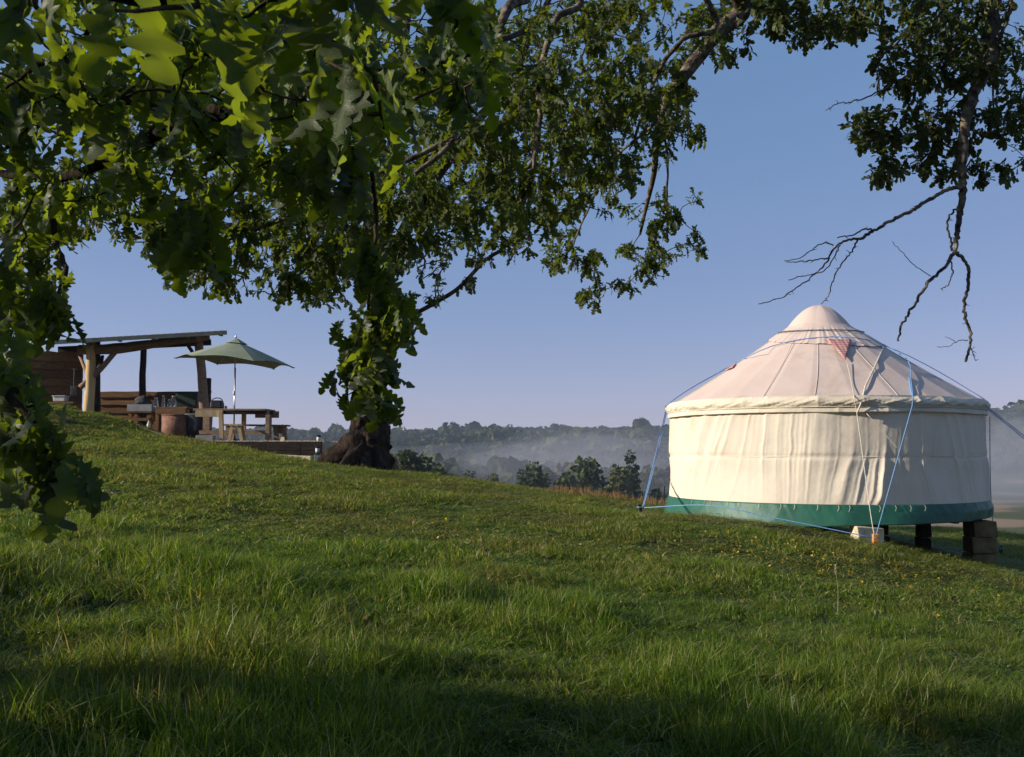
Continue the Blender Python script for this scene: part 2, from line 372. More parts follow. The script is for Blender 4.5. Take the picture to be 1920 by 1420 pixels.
def put_leaves(parent, pos, Rm, size, kind_single, kind_rest, mat, n_single=300):
    base = np.array(wpos(parent)); n = len(pos)
    d = np.linalg.norm(pos-CAMP, axis=1)
    # projected size, only those in frame count as large
    q = pos-CAMP; yc = q[:, 1]*_c+q[:, 2]*_s; zc = -q[:, 1]*_s+q[:, 2]*_c
    inside = (yc > .3) & (np.abs(q[:, 0]) < yc*.53) & (np.abs(zc) < yc*.40)
    score = np.where(inside, size/np.maximum(d, .1), 0)
    order = np.argsort(-score); single = order[:n_single]; single = single[score[single] > 0]
    mask = np.ones(n, bool); mask[single] = False; rest = np.where(mask)[0]
    vi = np.random.randint(0, 6, n)
    for i in single:
        o = bpy.data.objects.new('leaf', leafmesh(kind_single, int(vi[i]), mat)); COL.objects.link(o); o.parent = parent
        m4 = np.eye(4); m4[:3, :3] = Rm[i]*size[i]; m4[:3, 3] = pos[i]-base
        o.matrix_local = Matrix(m4.tolist())
    if len(rest):
        VV = []; FF = []; AA = []; LV = []; off = 0
        for k in range(6):
            ids = rest[vi[rest] == k]
            if not len(ids): continue
            v, f = LEAF[kind_rest][k]
            ww = np.einsum('nij,vj->nvi', Rm[ids]*size[ids, None, None], v)+(pos[ids]-base)[:, None, :]
            VV.append(ww.reshape(-1, 3)); FF.append((f[None]+(np.arange(len(ids))*len(v))[:, None, None]).reshape(-1, 3)+off)
            AA.append(np.repeat(np.random.rand(len(ids)), len(v))); LV.append(np.tile(np.stack([np.abs(v[:, 0]), v[:, 1], 0*v[:, 0]], -1), (len(ids), 1))); off += len(ids)*len(v)
        me = fastmesh('foliage', np.concatenate(VV), np.concatenate(FF), 3, mat)
        a = me.attributes.new('v', 'FLOAT', 'POINT'); a.data.foreach_set('value', np.concatenate(AA).astype(np.float32))
        if kind_rest != 'lo': a = me.attributes.new('lv', 'FLOAT_VECTOR', 'POINT'); a.data.foreach_set('vector', np.concatenate(LV).astype(np.float32).ravel())
        o = bpy.data.objects.new('foliage', me); COL.objects.link(o); o.parent = parent; o['kind'] = 'stuff'
def blob(px, py, rx, ry, y0, y1, n):
    out = []
    while len(out) < n:
        a, b_ = random.uniform(-1, 1), random.uniform(-1, 1)
        if a*a+b_*b_ < 1: out.append(P(px+a*rx, py+b_*ry, random.uniform(y0, y1)))
    return out
def grow(skel, targets, seg=.25, sag=.08):
    "connect every target to the nearest wood; returns list of twig polylines and, per target, its final direction"
    sk = np.array([tuple(p) for p in skel]); tg = np.array([tuple(p) for p in targets])
    nodes = np.zeros((len(sk)+len(tg)*6, 3)); nodes[:len(sk)] = sk; n = len(sk)
    best = np.full(len(tg), 1e9); arg = np.zeros(len(tg), int)
    for s in range(0, len(sk), 200):
        dd = np.linalg.norm(tg[:, None]-sk[None, s:s+200], axis=2); mi = dd.argmin(1); mv = dd.min(1); up = mv < best; best[up] = mv[up]; arg[up] = mi[up]+s
    done = np.zeros(len(tg), bool); twigs = []; dirs = np.zeros((len(tg), 3))
    for _ in range(len(tg)):
        i = int(np.argmin(np.where(done, 1e9, best))); done[i] = True
        a = nodes[arg[i]]; b_ = tg[i]; L = best[i]
        mid = (a+b_)/2+np.random.normal(0, .07*L, 3)+np.array([0, 0, sag*L])
        pts = [a, (a+mid)/2+np.random.normal(0, .03*L, 3), mid, (mid+b_)/2+np.random.normal(0, .03*L, 3), b_]
        twigs.append(pts); d = pts[-1]-pts[-3]; dirs[i] = d/max(np.linalg.norm(d), 1e-6)
        new = np.array(pts[1:]); nodes[n:n+4] = new
        dd = np.linalg.norm(tg[:, None]-new[None], axis=2); mi = dd.argmin(1); mv = dd.min(1); up = (mv < best) & ~done; best[up] = mv[up]; arg[up] = mi[up]+n
        n += 4
    return twigs, dirs
def rosettes(targets, dirs, size, nl=(6, 10), droop=.35, spread=.8):
    pos = []; dr = []; nr = []; sz = []
    for t, d in zip(targets, dirs):
        t = np.array(tuple(t)); d = np.array(tuple(d))+np.array([0, 0, -droop]); d /= max(np.linalg.norm(d), 1e-6)
        n = random.randint(*nl); s0 = size(t) if callable(size) else size
        a = np.cross(d, [0.3, .2, 1.]); a /= max(np.linalg.norm(a), 1e-6); b_ = np.cross(d, a); ph = random.random()*6.28
        for k in range(n):
            an = ph+k*2.4; back = random.random()**1.5*s0*1.6
            rd = a*math.cos(an)+b_*math.sin(an); w_ = spread*random.uniform(.6, 1.5)
            v = d+rd*w_+np.array([0, 0, -droop*random.uniform(.3, 1.6)]); v /= np.linalg.norm(v)
            pos.append(t-d*back+rd*.06*s0); dr.append(v)
            up = np.array([0, 0, 1.])+rd*-.3+np.random.normal(0, .35, 3); nr.append(up); sz.append(s0*random.uniform(.55, 1.15))
    return np.array(pos), frames(np.array(dr), np.array(nr)), np.array(sz)
def twig_part(parent, twigs, r=.004, name='twigs', mat=None, n=3):
    vs = []; fs = []; off = 0
    ring = np.arange(n)*2*math.pi/n; base = np.array(wpos(parent)); k = len(twigs[0])
    for t in twigs:
        t = np.array([tuple(q) for q in t]); d = t[-1]-t[0]; a = np.cross(d, [.3, .5, .8]); a /= max(np.linalg.norm(a), 1e-6); b_ = np.cross(d, a); b_ /= max(np.linalg.norm(b_), 1e-6)
        rr = r*np.linspace(1.5, .7, len(t))*(1+.6*min(1, np.linalg.norm(d)))
        P_ = t[:, None]+rr[:, None, None]*(a*np.cos(ring)[:, None]+b_*np.sin(ring)[:, None])[None]
        vs.append(P_.reshape(-1, 3)-base)
        for i in range(len(t)-1):
            for j in range(n):
                j2 = (j+1) % n; fs.append((off+i*n+j, off+i*n+j2, off+(i+1)*n+j2, off+(i+1)*n+j))
        off += len(t)*n
    o = bpy.data.objects.new(name, fastmesh(name, np.concatenate(vs), np.array(fs), 4, mat or M['twig'])); COL.objects.link(o); o.parent = parent; o['kind'] = 'stuff'
    return o
def limb(parent, pts, r0, r1, mat, name='branch', n=8, sub=5, wob=.08, rough=.0):
    c = spline(pts, sub); m = len(c)
    if rough:
        for i in range(1, m-1): c[i] = c[i]+Vector((random.uniform(-1, 1), random.uniform(-1, 1), random.uniform(-1, 1)))*rough
    rad = [r0+(r1-r0)*(i/(m-1))**.8 for i in range(m)]
    b_ = MB(); b_.tube(c, rad, n, wob); b_.build(name, mat, parent, True)
    return c
# ================================================================= YURT
yurt = empty('yurt', (YX, YY, gz(YX, YY)))
tag(yurt, 'round cream canvas yurt with conical roof and green tarpaulin skirt, raised on blocks', 'yurt')
Z0 = EYE-.925; ZE = EYE+.775; RW = 2.745; RC = .60; ZC = EYE+2.20; ZA = EYE+2.66
def canvas(name, c1, c2, bump=.15, tr=.0, weave=True):
    m, nt, b = new_mat(name); tc = N(nt, 'ShaderNodeTexCoord')
    n = N(nt, 'ShaderNodeTexNoise', i={'Scale': 1.6, 'Detail': 6, 'Roughness': .65}); nt.links.new(tc.outputs['Object'], n.inputs[0])
    st = N(nt, 'ShaderNodeTexNoise', i={'Scale': .9, 'Detail': 9, 'Roughness': .72, 'Distortion': .6}); nt.links.new(tc.outputs['Object'], st.inputs[0])
    stc = ramp(nt, st.outputs[0], [(.34, (.72, .66, .56)), (.46, (1, 1, 1))]); sm = N(nt, 'ShaderNodeMix', data_type='RGBA', blend_type='MULTIPLY', i={0: .55})
    nt.links.new(ramp(nt, n.outputs[0], [(.3, c1), (.62, c2)]), sm.inputs[6]); nt.links.new(stc, sm.inputs[7]); nt.links.new(sm.outputs[2], b.inputs['Base Color'])
    b.inputs['Roughness'].default_value = .9; b.inputs['Specular IOR Level'].default_value = .15
    n2 = N(nt, 'ShaderNodeTexNoise', i={'Scale': 9., 'Detail': 8}); nt.links.new(tc.outputs['Object'], n2.inputs[0])
    bp = N(nt, 'ShaderNodeBump', i={'Strength': bump, 'Distance': .02}); nt.links.new(n2.outputs[0], bp.inputs['Height']); nt.links.new(bp.outputs[0], b.inputs['Normal'])
    if tr: add_transl(m, c2, tr)
    return m
M['wall_canvas'] = canvas('cream_wall_canvas', (.75, .65, .53), (.84, .75, .62), .35, .15)
M['roof_canvas'] = canvas('pinkish_roof_canvas', (.65, .51, .44), (.71, .57, .50), .12, .12)
M['eave_canvas'] = canvas('cream_eave_canvas', (.62, .54, .42), (.72, .64, .51), .35)
def polar_grid(fn, nth, nz, close=True):
    th = np.linspace(0, 2*np.pi, nth, endpoint=False); t = np.linspace(0, 1, nz)
    TH, T = np.meshgrid(th, t); r, z = fn(TH, T)
    V = np.stack([r*np.cos(TH), r*np.sin(TH), z-wpos(yurt).z], -1).reshape(-1, 3)
    I = np.arange(nth*nz).reshape(nz, nth); J = np.roll(I, -1, axis=1)
    F = np.stack([I[:-1], J[:-1], J[1:], I[1:]], -1).reshape(-1, 4)
    return V, F
def ypart(name, V, F, mat, smooth=True, solid=0, parent=None):
    o = bpy.data.objects.new(name, fastmesh(name, V, F, F.shape[1], mat, smooth)); COL.objects.link(o); o.parent = parent or yurt
    if solid: md = o.modifiers.new('thick', 'SOLIDIFY'); md.thickness = solid
    return o
NS = 1200
def ridged(u, seed): return 1-np.abs(2*vnoise(u, 0*u+seed, seed)-1)
def wall_fn(TH, T):
    z = Z0+(ZE+.06-Z0)*T; s = TH*RW
    mid = np.abs(T-.445)
    up = T > .445
    warp = .10*(fbm(s*1.2, z*1.3, 5)-.5)-.08*np.abs(T-.445)*np.sin(TH*5+1)
    u = (s+warp*1.6)
    tilt = (T-.445)*(.45*np.sin(s*.8+2)+.8*(vnoise(s*.7, 0*s, 91)-.5))
    u2 = u+tilt
    a = ridged(u2*3.1+tilt*1.5, 3)**3.5*.042+ridged(u2*6.3, 8)**2.6*.032+ridged(u2*13, 9)**2*.012+ridged(u*1.1, 4)*.018
    amt = .12+1.35*vnoise(s*1.0+7, 0*s+z*1.2, 12)**1.4
    hgt = .62+.35*np.exp(-((T-1)/.2)**2)+.40*np.exp(-((T-.40)/.20)**2)
    pin = np.clip(mid*40, .6, 1)*np.clip((1.02-T)*8, .4, 1)*np.clip(T*12+.35, .5, 1)
    r = RW+(a-.02)*amt*pin*hgt-.007*np.exp(-(mid*45)**2)+.035*np.clip(.30-T, 0, 1)/.30
    r = r+.018*vnoise(TH*6, T*4, 44)
    z = z+np.where(T < .01, .015*(vnoise(s*6, 0*s, 9)-.5)*2+.012*np.sign(vnoise(s*25, 0*s, 2)-.7), 0)
    return r, z
V, F = polar_grid(wall_fn, NS, 70); wall = ypart('wall', V, F, M['wall_canvas'])
# rope round the middle of the wall
def ring(name, r, z, rad, mat, n=180, f=None):
    b_ = MB(); pts = []
    for i in range(n+1):
        a = 2*math.pi*i/n; rr, zz = (r, z) if f is None else f(a)
        pts.append((YX+rr*math.cos(a), YY+rr*math.sin(a), zz))
    b_.tube(pts, rad, 5, cap=False); return b_.build(name, mat, yurt, True)
ring('wall_rope', RW-.015, Z0+(ZE+.06-Z0)*.445, .007, M['eave_canvas'], f=lambda a: (RW+.004, Z0+(ZE+.06-Z0)*.445+.006*math.sin(a*9)))
# roof
NR = 26; SL = (ZC-ZE)/(RW+.03-RC)
def roof_r(T): return RC*.6+(RW+.05-RC*.6)*T
def roof_z(r, TH):
    base = ZE+(RW+.05-r)*SL
    ph = (TH*NR/(2*np.pi)) % 1.0
    sagp = -.013*np.sin(np.pi*ph)**.9*np.clip((r-.5)/1.6, 0, 1)
    return base+sagp+.006*(fbm(r*3, TH*9, 6)-.5)-.03*np.sin(np.clip((r-RC)/(RW-RC), 0, 1)*np.pi)
def roof_fn(TH, T): r = roof_r(T); return r, roof_z(r, TH)
V, F = polar_grid(roof_fn, NR*24, 40); roof = ypart('roof', V, F[:, ::-1], M['roof_canvas'])
for i in (3, 8, 13, 18, 20, 23):      # sewn seams
    a = 2*math.pi*i/NR+.02; b_ = MB()
    b_.tube([(YX+r*math.cos(a+.03*math.sin(r)), YY+r*math.sin(a+.03*math.sin(r)), float(roof_z(np.array(r), np.array(a)))+.004) for r in np.linspace(.9, RW, 14)], .005, 4)
    b_.build('seam', M['eave_canvas'], roof, True)
# eave band, gathered, with the valance below it
def eave_fn(TH, T):
    s = TH*RW; ga = ridged(s*2.6, 17)**4*.030+ridged(s*6+T*3.5, 23)**2.5*.020+ridged(s*5-T*4, 29)**3*.016+.02*(fbm(s*6, T*4, 2)-.5)
    r = RW+.045+.030*np.sin(np.clip(T*1.1, 0, 1)*np.pi)+ga*np.sin(np.clip(T, .08, 1)*np.pi*.9)
    z = ZE+.035-.165*T+.035*(ridged(s*2.6, 17)**2-.4)*(1-T)+.008*(vnoise(s*3, 0*s, 31)-.5)
    return r, z
V, F = polar_grid(eave_fn, NS, 12); ypart('eave_band', V, F[:, ::-1], M['eave_canvas'])
def val_fn(TH, T):
    s = TH*RW; r = RW+.045+.05*T*vnoise(s*1.7, 0*s, 41)+.012*ridged(s*4, 43)**2
    return r, ZE-.125-(.085+.035*(vnoise(s*.8, 0*s, 48)-.5))*T
V, F = polar_grid(val_fn, NS, 6); ypart('valance', V, F[:, ::-1], M['eave_canvas'], solid=.004)
ring('eave_rope', 0, 0, .007, M['rope_white'], f=lambda a: (RW+.062, ZE-.125))
# crown cap with a drawn hem
def cap_fn(TH, T):
    # T 0..1 from apex out
    r = 1.03*T
    az = math.atan2(-YY, -YX)+.35
    ext = 1+.22*np.cos(TH-az-.35)
    r = r*np.where(T > .6, 1+(ext-1)*(T-.6)/.4, 1)
    rn = r/RC
    dome = ZC+(ZA-ZC)*(1-np.clip(rn, 0, 1)**1.9)**1.0
    cone = ZE+(RW+.05-r)*SL+.012-.03*np.sin(np.clip((r-RC)/(RW-RC), 0, 1)*np.pi)
    z = np.where(r < RC, np.maximum(dome, np.where(r > RC*.75, cone, -9)), cone)
    pl = ridged(TH*11, 5)**2*.018+ridged(TH*22, 6)*.008
    z = z+pl*np.clip((T-.62)/.1, 0, 1)-.014*np.exp(-((T-.74)/.03)**2)+.012*(np.abs(((TH*8/(2*np.pi)) % 1)-.5)*2)*np.clip(T*4, 0, 1)*(T < .6)
    return r, z
V, F = polar_grid(cap_fn, 480, 60); cap = ypart('crown_cap', V, F[:, ::-1], M['roof_canvas'], solid=0)
ring('crown_rope', 0, 0, .010, noisy('dark_cord', (.07, .10, .11), (.14, .18, .19), 30, .8, .2),
     f=lambda a: ((lambda rr: (rr, ZE+(RW+.05-rr)*SL+.045-.02+.010))(1.03*.74*(1+.24*math.cos(a-math.atan2(-YY, -YX)-.55)*.35))))
# ---- helper: point on the yurt's surface seen at px,py
def surf(px, py, off=.02):
    d = P(px, py, 10)-Vector((0, 0, EYE)); o = Vector((0, 0, EYE)); t = 1.2
    while t < 2.4:
        p = o+d*t; r = math.hypot(p.x-YX, p.y-YY)
        if p.z > ZE: inside = p.z < ZE+(RW+.05-r)*SL-.012-.03*math.sin(min(1, max(0, (r-RC)/(RW-RC)))*math.pi)
        else: inside = r < RW+.09
        if inside: break
        t += .0015
    nrm = Vector((p.x-YX, p.y-YY, 0)).normalized()
    if p.z > ZE: nrm = (nrm*SL+Vector((0, 0, 1))).normalized()
    return p+nrm*off
# gingham triangle
m, nt, b = new_mat('red_gingham'); tc = N(nt, 'ShaderNodeTexCoord'); sx = N(nt, 'ShaderNodeSeparateXYZ'); nt.links.new(tc.outputs['Object'], sx.inputs[0])
def stripes(out, f):
    a = N(nt, 'ShaderNodeMath', operation='MULTIPLY', i={1: f}); nt.links.new(out, a.inputs[0]); c = N(nt, 'ShaderNodeMath', operation='FRACT'); nt.links.new(a.outputs[0], c.inputs[0])
    d = N(nt, 'ShaderNodeMath', operation='GREATER_THAN', i={1: .5}); nt.links.new(c.outputs[0], d.inputs[0]); return d.outputs[0]
ad = N(nt, 'ShaderNodeMath', operation='ADD'); nt.links.new(stripes(sx.outputs[0], 14), ad.inputs[0]); nt.links.new(stripes(sx.outputs[2], 22), ad.inputs[1])
hf = N(nt, 'ShaderNodeMath', operation='MULTIPLY', i={1: .5}); nt.links.new(ad.outputs[0], hf.inputs[0])
nt.links.new(ramp(nt, hf.outputs[0], [(0, (.55, .40, .36)), (.5, (.46, .22, .20)), (1, (.36, .12, .11))]), b.inputs['Base Color']); b.inputs['Roughness'].default_value = .9
M['gingham'] = m
def patch(tri, name, mat, parent, off=.03, n=10):
    vs = []; fs = []
    a, b_, c = tri
    idx = {}
    for i in range(n+1):
        for j in range(n+1-i):
            u, v = i/n, j/n; px = a[0]*(1-u-v)+b_[0]*u+c[0]*v; py = a[1]*(1-u-v)+b_[1]*u+c[1]*v
            idx[i, j] = len(vs); q = surf(px, py, off); vs.append(q+Vector((0, 0, .008*math.sin(u*17))))
    for i in range(n):
        for j in range(n-i):
            fs.append((idx[i, j], idx[i+1, j], idx[i, j+1]))
            if i+j < n-1: fs.append((idx[i+1, j], idx[i+1, j+1], idx[i, j+1]))
    o = finish(name, vs, fs, mat, parent, True); md = o.modifiers.new('t', 'SOLIDIFY'); md.thickness = .004; return o
patch([(1549, 641), (1595, 643), (1585, 681)], 'gingham_pennant', M['gingham'], yurt, .058)
patch([(1362, 697), (1383, 681), (1376, 692)], 'gingham_pennant', M['gingham'], yurt, .03)
# green skirt
M['tarp'] = noisy('green_tarpaulin', (.015, .086, .056), (.022, .125, .080), 2.2, .5, .25, 9, spec=.4)
def skirt_fn(TH, T):
    s = TH*RW; toright = np.clip(np.cos(TH+.15), 0, 1)
    r = RW+.055+.10*T+.02*ridged(s*2.3+T*.6, 61)**2*(.4+T)+.012*ridged(s*8-T*1.5, 66)*(1-T)+.015*(fbm(s*1.5, T*2, 8)-.5)
    r = r-.16*toright*np.clip(T-.45, 0, 1)
    dz = .34+.05*(vnoise(s*.7, 0*s, 71)-.5)-.05*toright+.05*np.clip(vnoise(s*1.3, 0*s, 77)-.5, 0, 1)*toright*2
    return r, Z0+.035-dz*T
V, F = polar_grid(skirt_fn, 700, 16); ypart('tarpaulin_skirt', V, F[:, ::-1], M['tarp'], solid=.004)
b_ = MB()
b_.lathe((YX, YY, Z0-.16), [(RW-.06, 0), (RW-.06, .12), (.01, .12), (.01, 0)], 48)
b_.build('floor_deck', M['sleeper'], yurt)
for k in range(7):
    x = -2.25+k*.75; L = math.sqrt((RW-.1)**2-x*x); b_ = MB(); b_.bar((YX+x, YY-L, Z0-.235), (YX+x, YY+L, Z0-.235), .08, .145); b_.build('joist', M['sleeper'], yurt)
# eyelet ties of the skirt
for k in range(15):
    a = -2.75+k*.105+random.uniform(-.03, .03); b_ = MB(); r0 = RW+.085; zz = Z0-.005
    b_.tube([(YX+r0*math.cos(a), YY+r0*math.sin(a), zz+.03), (YX+(r0+.02)*math.cos(a+.003), YY+(r0+.02)*math.sin(a+.003), zz-.01), (YX+(r0+.02)*math.cos(a-.004), YY+(r0+.02)*math.sin(a-.004), zz-.05-.02*random.random())], .003, 4)
    b_.build('skirt_tie', M['eave_canvas'], yurt)
# ropes
def rope(name, pts, rad, mat, parent=yurt): b_ = MB(); b_.tube(pts, rad, 6); return b_.build(name, mat, parent, True)
pegL = P(1205, 943, 16.6); pegL.z = gz(pegL.x, pegL.y)+.12
pegF = P(1641, 1020, 14.7); pegF.z = gz(pegF.x, pegF.y)+.10
eL = surf(1249, 772, .03)
over = [surf(x, y, .045) for x, y in [(1252, 763), (1275, 745), (1310, 723), (1350, 701), (1400, 675), (1450, 653), (1500, 641), (1540, 637), (1580, 636), (1620, 641), (1660, 652), (1705, 671), (1760, 700), (1810, 730), (1846, 752)]]
rope('guy_rope', spline([pegL, pegL.lerp(eL, .5)+Vector((0, 0, -.02)), eL]+over, 2), .0085, M['rope_blue'])
rope('guy_rope', spline([pegL+Vector((.02, 0, .03)), pegL.lerp(eL, .5)+Vector((.03, 0, -.04)), eL+Vector((.02, 0, -.02))], 4), .009, M['rope_blue'])
rope('roof_rope', spline([surf(x, y, .04) for x, y in [(1620, 640), (1655, 650), (1700, 680), (1706, 712), (1710, 745)]]+[surf(1707, 762, .05)], 3)+[pegF], .0085, M['rope_blue'])
rope('guy_rope', [surf(x, y, .025) for x, y in [(1699, 673), (1704, 712), (1709, 745)]], .013, M['rope_blue'])
rope('ground_rope', spline([pegL, P(1330, 948, 15.55), P(1450, 971, 15.1), pegF+Vector((0, 0, .02))], 6), .0085, M['rope_blue'])
rope('web_strap', [surf(x, y, .04) for x, y in [(1655, 655), (1640, 690), (1622, 728), (1614, 755), (1606, 775)]], .015, M['rope_white'])
rope('cord', spline([surf(1587, 683, .05), surf(1596, 720, .03), surf(1600, 748, .06), surf(1604, 772, .08), P(1617, 850, 15.35), P(1632, 960, 14.9), pegF], 5), .006, M['rope_white'])
rope('cord', spline([surf(1622, 776, .09), surf(1650, 808, .09), surf(1684, 848, .09)], 4), .005, M['rope_white'])
rope('cord', [surf(1490, 641, .04), surf(1470, 680, .018), surf(1432, 745, .018)], .005, M['rope_white'])
# right side: guy ropes to a peg out of frame
eR = surf(1846, 765, .06); far_peg = Vector((eR.x+3.4, eR.y-1.2, gz(eR.x+3.4, eR.y-1.2)+.1))
rope('guy_rope', spline([eR, eR.lerp(far_peg, .5)+Vector((0, 0, -.06)), far_peg], 5), .0085, M['rope_blue'])
rope('guy_rope', spline([eR+Vector((0, 0, -.03)), eR.lerp(far_peg, .5)+Vector((0, 0, -.13)), far_peg], 5), .008, M['rope_blue'])
pr = P(1876, 1012, 20.2); pr.z = gz(pr.x, pr.y)+.08
rope('cord', spline([surf(1850, 782, .05), P(1857, 890, 18.6), P(1862, 980, 19.2), pr], 5), .007, M['rope_blue'])
pegmats = {'cut': M['orange_wood'], 'dark': M['sleeper']}
def peg(p, label, mat, lean=(0, 0), h=.24, wd=.05):
    base = Vector((p.x, p.y, gz(p.x, p.y)-.06)); o = empty('tent_peg', base); tag(o, label, 'tent peg')
    b_ = MB(); b_.bar(base, base+Vector((lean[0], lean[1], h)), wd, wd, (0, 1, 0)); b_.build('stake', mat, o, bevel=.006)
    b_ = MB(); top = base+Vector((lean[0], lean[1], h))
    b_.tube([top+Vector((.035*math.cos(a), .035*math.sin(a), -.05)) for a in np.linspace(0, 6.28, 9)], .010, 5); b_.build('rope_loop', M['rope_blue'], o, True)
    return o
peg(pegL, 'wooden tent peg left of the yurt where the blue ropes meet', M['sleeper'], (-.06, -.02))
peg(pegF, 'orange wooden tent peg in front of the pale stone block under the yurt', M['orange_wood'], (0, -.02), .24, .08)
peg(pr, 'tent peg in the shade behind the right edge of the yurt', M['sleeper'])
peg(far_peg, 'tent peg in the grass to the right of the yurt', M['sleeper'])
# supports
def block_stack(px, y, wd, dp, n, mat, label, cat='support', top=None, jit=.015, pname='timber_block', rz=0):
    x = P(px, 900, y).x; zb = gz(x, y)-.08; zt = top or (Z0-.30); o = empty('yurt_support', (x, y, zb)); tag(o, label, cat)
    h = (zt-zb)/n
    for k in range(n):
        b_ = MB(); b_.box((x+random.uniform(-.02, .02), y, zb+h*(k+.5)), (wd*random.uniform(.93, 1.03), dp, h-.012), Matrix.Rotation(rz+random.uniform(-.05, .05), 3, 'Z'), jit)
        b_.build(pname, mat, o, bevel=.015)
    return o
block_stack(1616, 15.75, .42, .34, 1, M['limestone'], 'pale limestone block under the front of the yurt behind the orange peg', jit=.045, pname='stone', rz=.2)
block_stack(1650, 16.7, .17, .30, 2, M['sleeper'], 'dark timber prop just right of the pale stone block under the yurt')
block_stack(1727, 17.6, .20, .25, 2, M['sleeper'], 'dark timber prop in the middle of the gap under the right half of the yurt')
block_stack(1834, 16.9, .42, .45, 3, M['darkstone'], 'brown stacked timber pier under the right edge of the yurt')
block_stack(1358, 16.6, .28, .3, 1, M['limestone'], 'small pale stone peeping out under the green skirt left of centre', jit=.03, pname='stone')
block_stack(1520, 16.2, .6, .25, 1, M['sleeper'], 'low dark timber block under the green skirt near its middle')
block_stack(1450, 20.4, .3, .3, 1, M['sleeper'], 'dark timber block under the back of the yurt')
# ================================================================= SHELTER
FL = 1.86
sh = empty('timber_shelter', (P(270, 800, 28.5).x, 28.5, FL)); tag(sh, 'open timber shelter with round posts and sloping grey roof on the left rise', 'shelter')
def post(px0, py0, px1, py1, y, r, mat, name='post', zb=None, bow=.04, wob=.04):
    a = P(px0, py0, y); t = P(px1, py1, y)
    if zb is not None: a.z = zb
    c = []
    for i in range(10):
        k = i/9; q = a.lerp(t, k); q.x += bow*math.sin(k*3.14)+random.uniform(-.008, .008); c.append(q)
    b_ = MB(); b_.tube(c, [r*(1.12-.2*i/9) for i in range(10)], 12, wob); return b_.build(name, mat, sh, True)
post(163, 772, 170, 641, 26.9, .125, M['post'], zb=P(163, 772, 26.9).z-.5)
post(384, 780, 371, 634, 27.3, .125, M['beam'], zb=FL-.1, bow=.05)
post(272, 745, 270, 640, 30.6, .10, M['sleeper'], zb=FL-.1, bow=-.05)
post(182, 745, 181, 640, 30.2, .12, M['sleeper'], zb=FL-.1, bow=0)
# front beam, waney
b_ = MB(); pts = [P(148, 656, 27.0), P(200, 655, 27.0), P(250, 650, 27.05), P(300, 643, 27.1), P(350, 637, 27.15), P(392, 631, 27.2)]
b_.tube(spline(pts, 4), [.13, .135, .14, .14, .135, .15, .15, .14, .14, .135, .13, .12, .12, .12, .11, .11, .11, .11, .11, .10, .10], 8, .05); b_.build('front_beam', M['beam'], sh, True)
b_ = MB(); b_.bar(P(110, 656, 30.5), P(395, 642, 30.7), .14, .18); b_.build('back_beam', M['sleeper'], sh)
for i, (px) in enumerate((170, 372)):
    b_ = MB(); b_.bar(P(px, 641-(i*8), 26.6), P(px+4, 652-(i*8), 31), .12, .16); b_.build('side_beam', M['beam'], sh)
def brace(a, b2, r, mat): b_ = MB(); c = spline([a, a.lerp(b2, .5)+Vector((.03, 0, -.05)), b2], 4); b_.tube(c, r, 8, .06); b_.build('brace', mat, sh, True)
brace(P(150, 727, 26.85), P(222, 652, 27.0), .075, M['beam'])
brace(P(148, 664, 28.3), P(166, 712, 27.0), .05, M['beam'])
brace(P(192, 668, 29.6), P(184, 690, 30.1), .05, M['sleeper'])
brace(P(350, 644, 27.2), P(366, 668, 27.3), .05, M['sleeper'])
# roof: rafters and sheet
r0, r1, r2, r3 = P(88, 641, 26.0), P(426, 622, 26.5), P(420, 621, 31.0), P(84, 640.5, 30.6)
for k in range(6):
    t = k/5; a = r0.lerp(r1, .03+.94*t)-Vector((0, 0, .07)); c = r3.lerp(r2, .03+.94*t)-Vector((0, 0, .07)); b_ = MB(); b_.bar(a, c, .06, .10); b_.build('rafter', M['beam'], sh)
nsh = 7
for k in range(nsh):
    a = r0.lerp(r1, k/nsh); c = r0.lerp(r1, (k+1)/nsh-.004); d = r3.lerp(r2, k/nsh); e = r3.lerp(r2, (k+1)/nsh-.004); vs = []; fs = []; n = 8
    for i in range(n+1):
        up = .018*(1 if i % 2 else -1)
        for q0, q1 in ((a, c), (d, e)):
            q = q0.lerp(q1, i/n); vs += [q+Vector((0, 0, up+.02)), q+Vector((0, 0, up))]
    for i in range(n):
        o0, o1 = i*4, i*4+4
        fs += [(o0, o1, o1+2, o0+2), (o0+1, o0+3, o1+3, o1+1), (o0, o0+1, o1+1, o1), (o0+2, o1+2, o1+3, o0+3)]
    fs += [(0, 2, 3, 1), (n*4, n*4+1, n*4+3, n*4+2)]
    finish('roof_sheet', vs, fs, M['tin_roof'], sh)
b_ = MB(); b_.bar(r0+Vector((0, -.03, -.03)), r1+Vector((0, -.03, -.03)), .03, .11); b_.build('fascia', M['tin_roof'], sh)
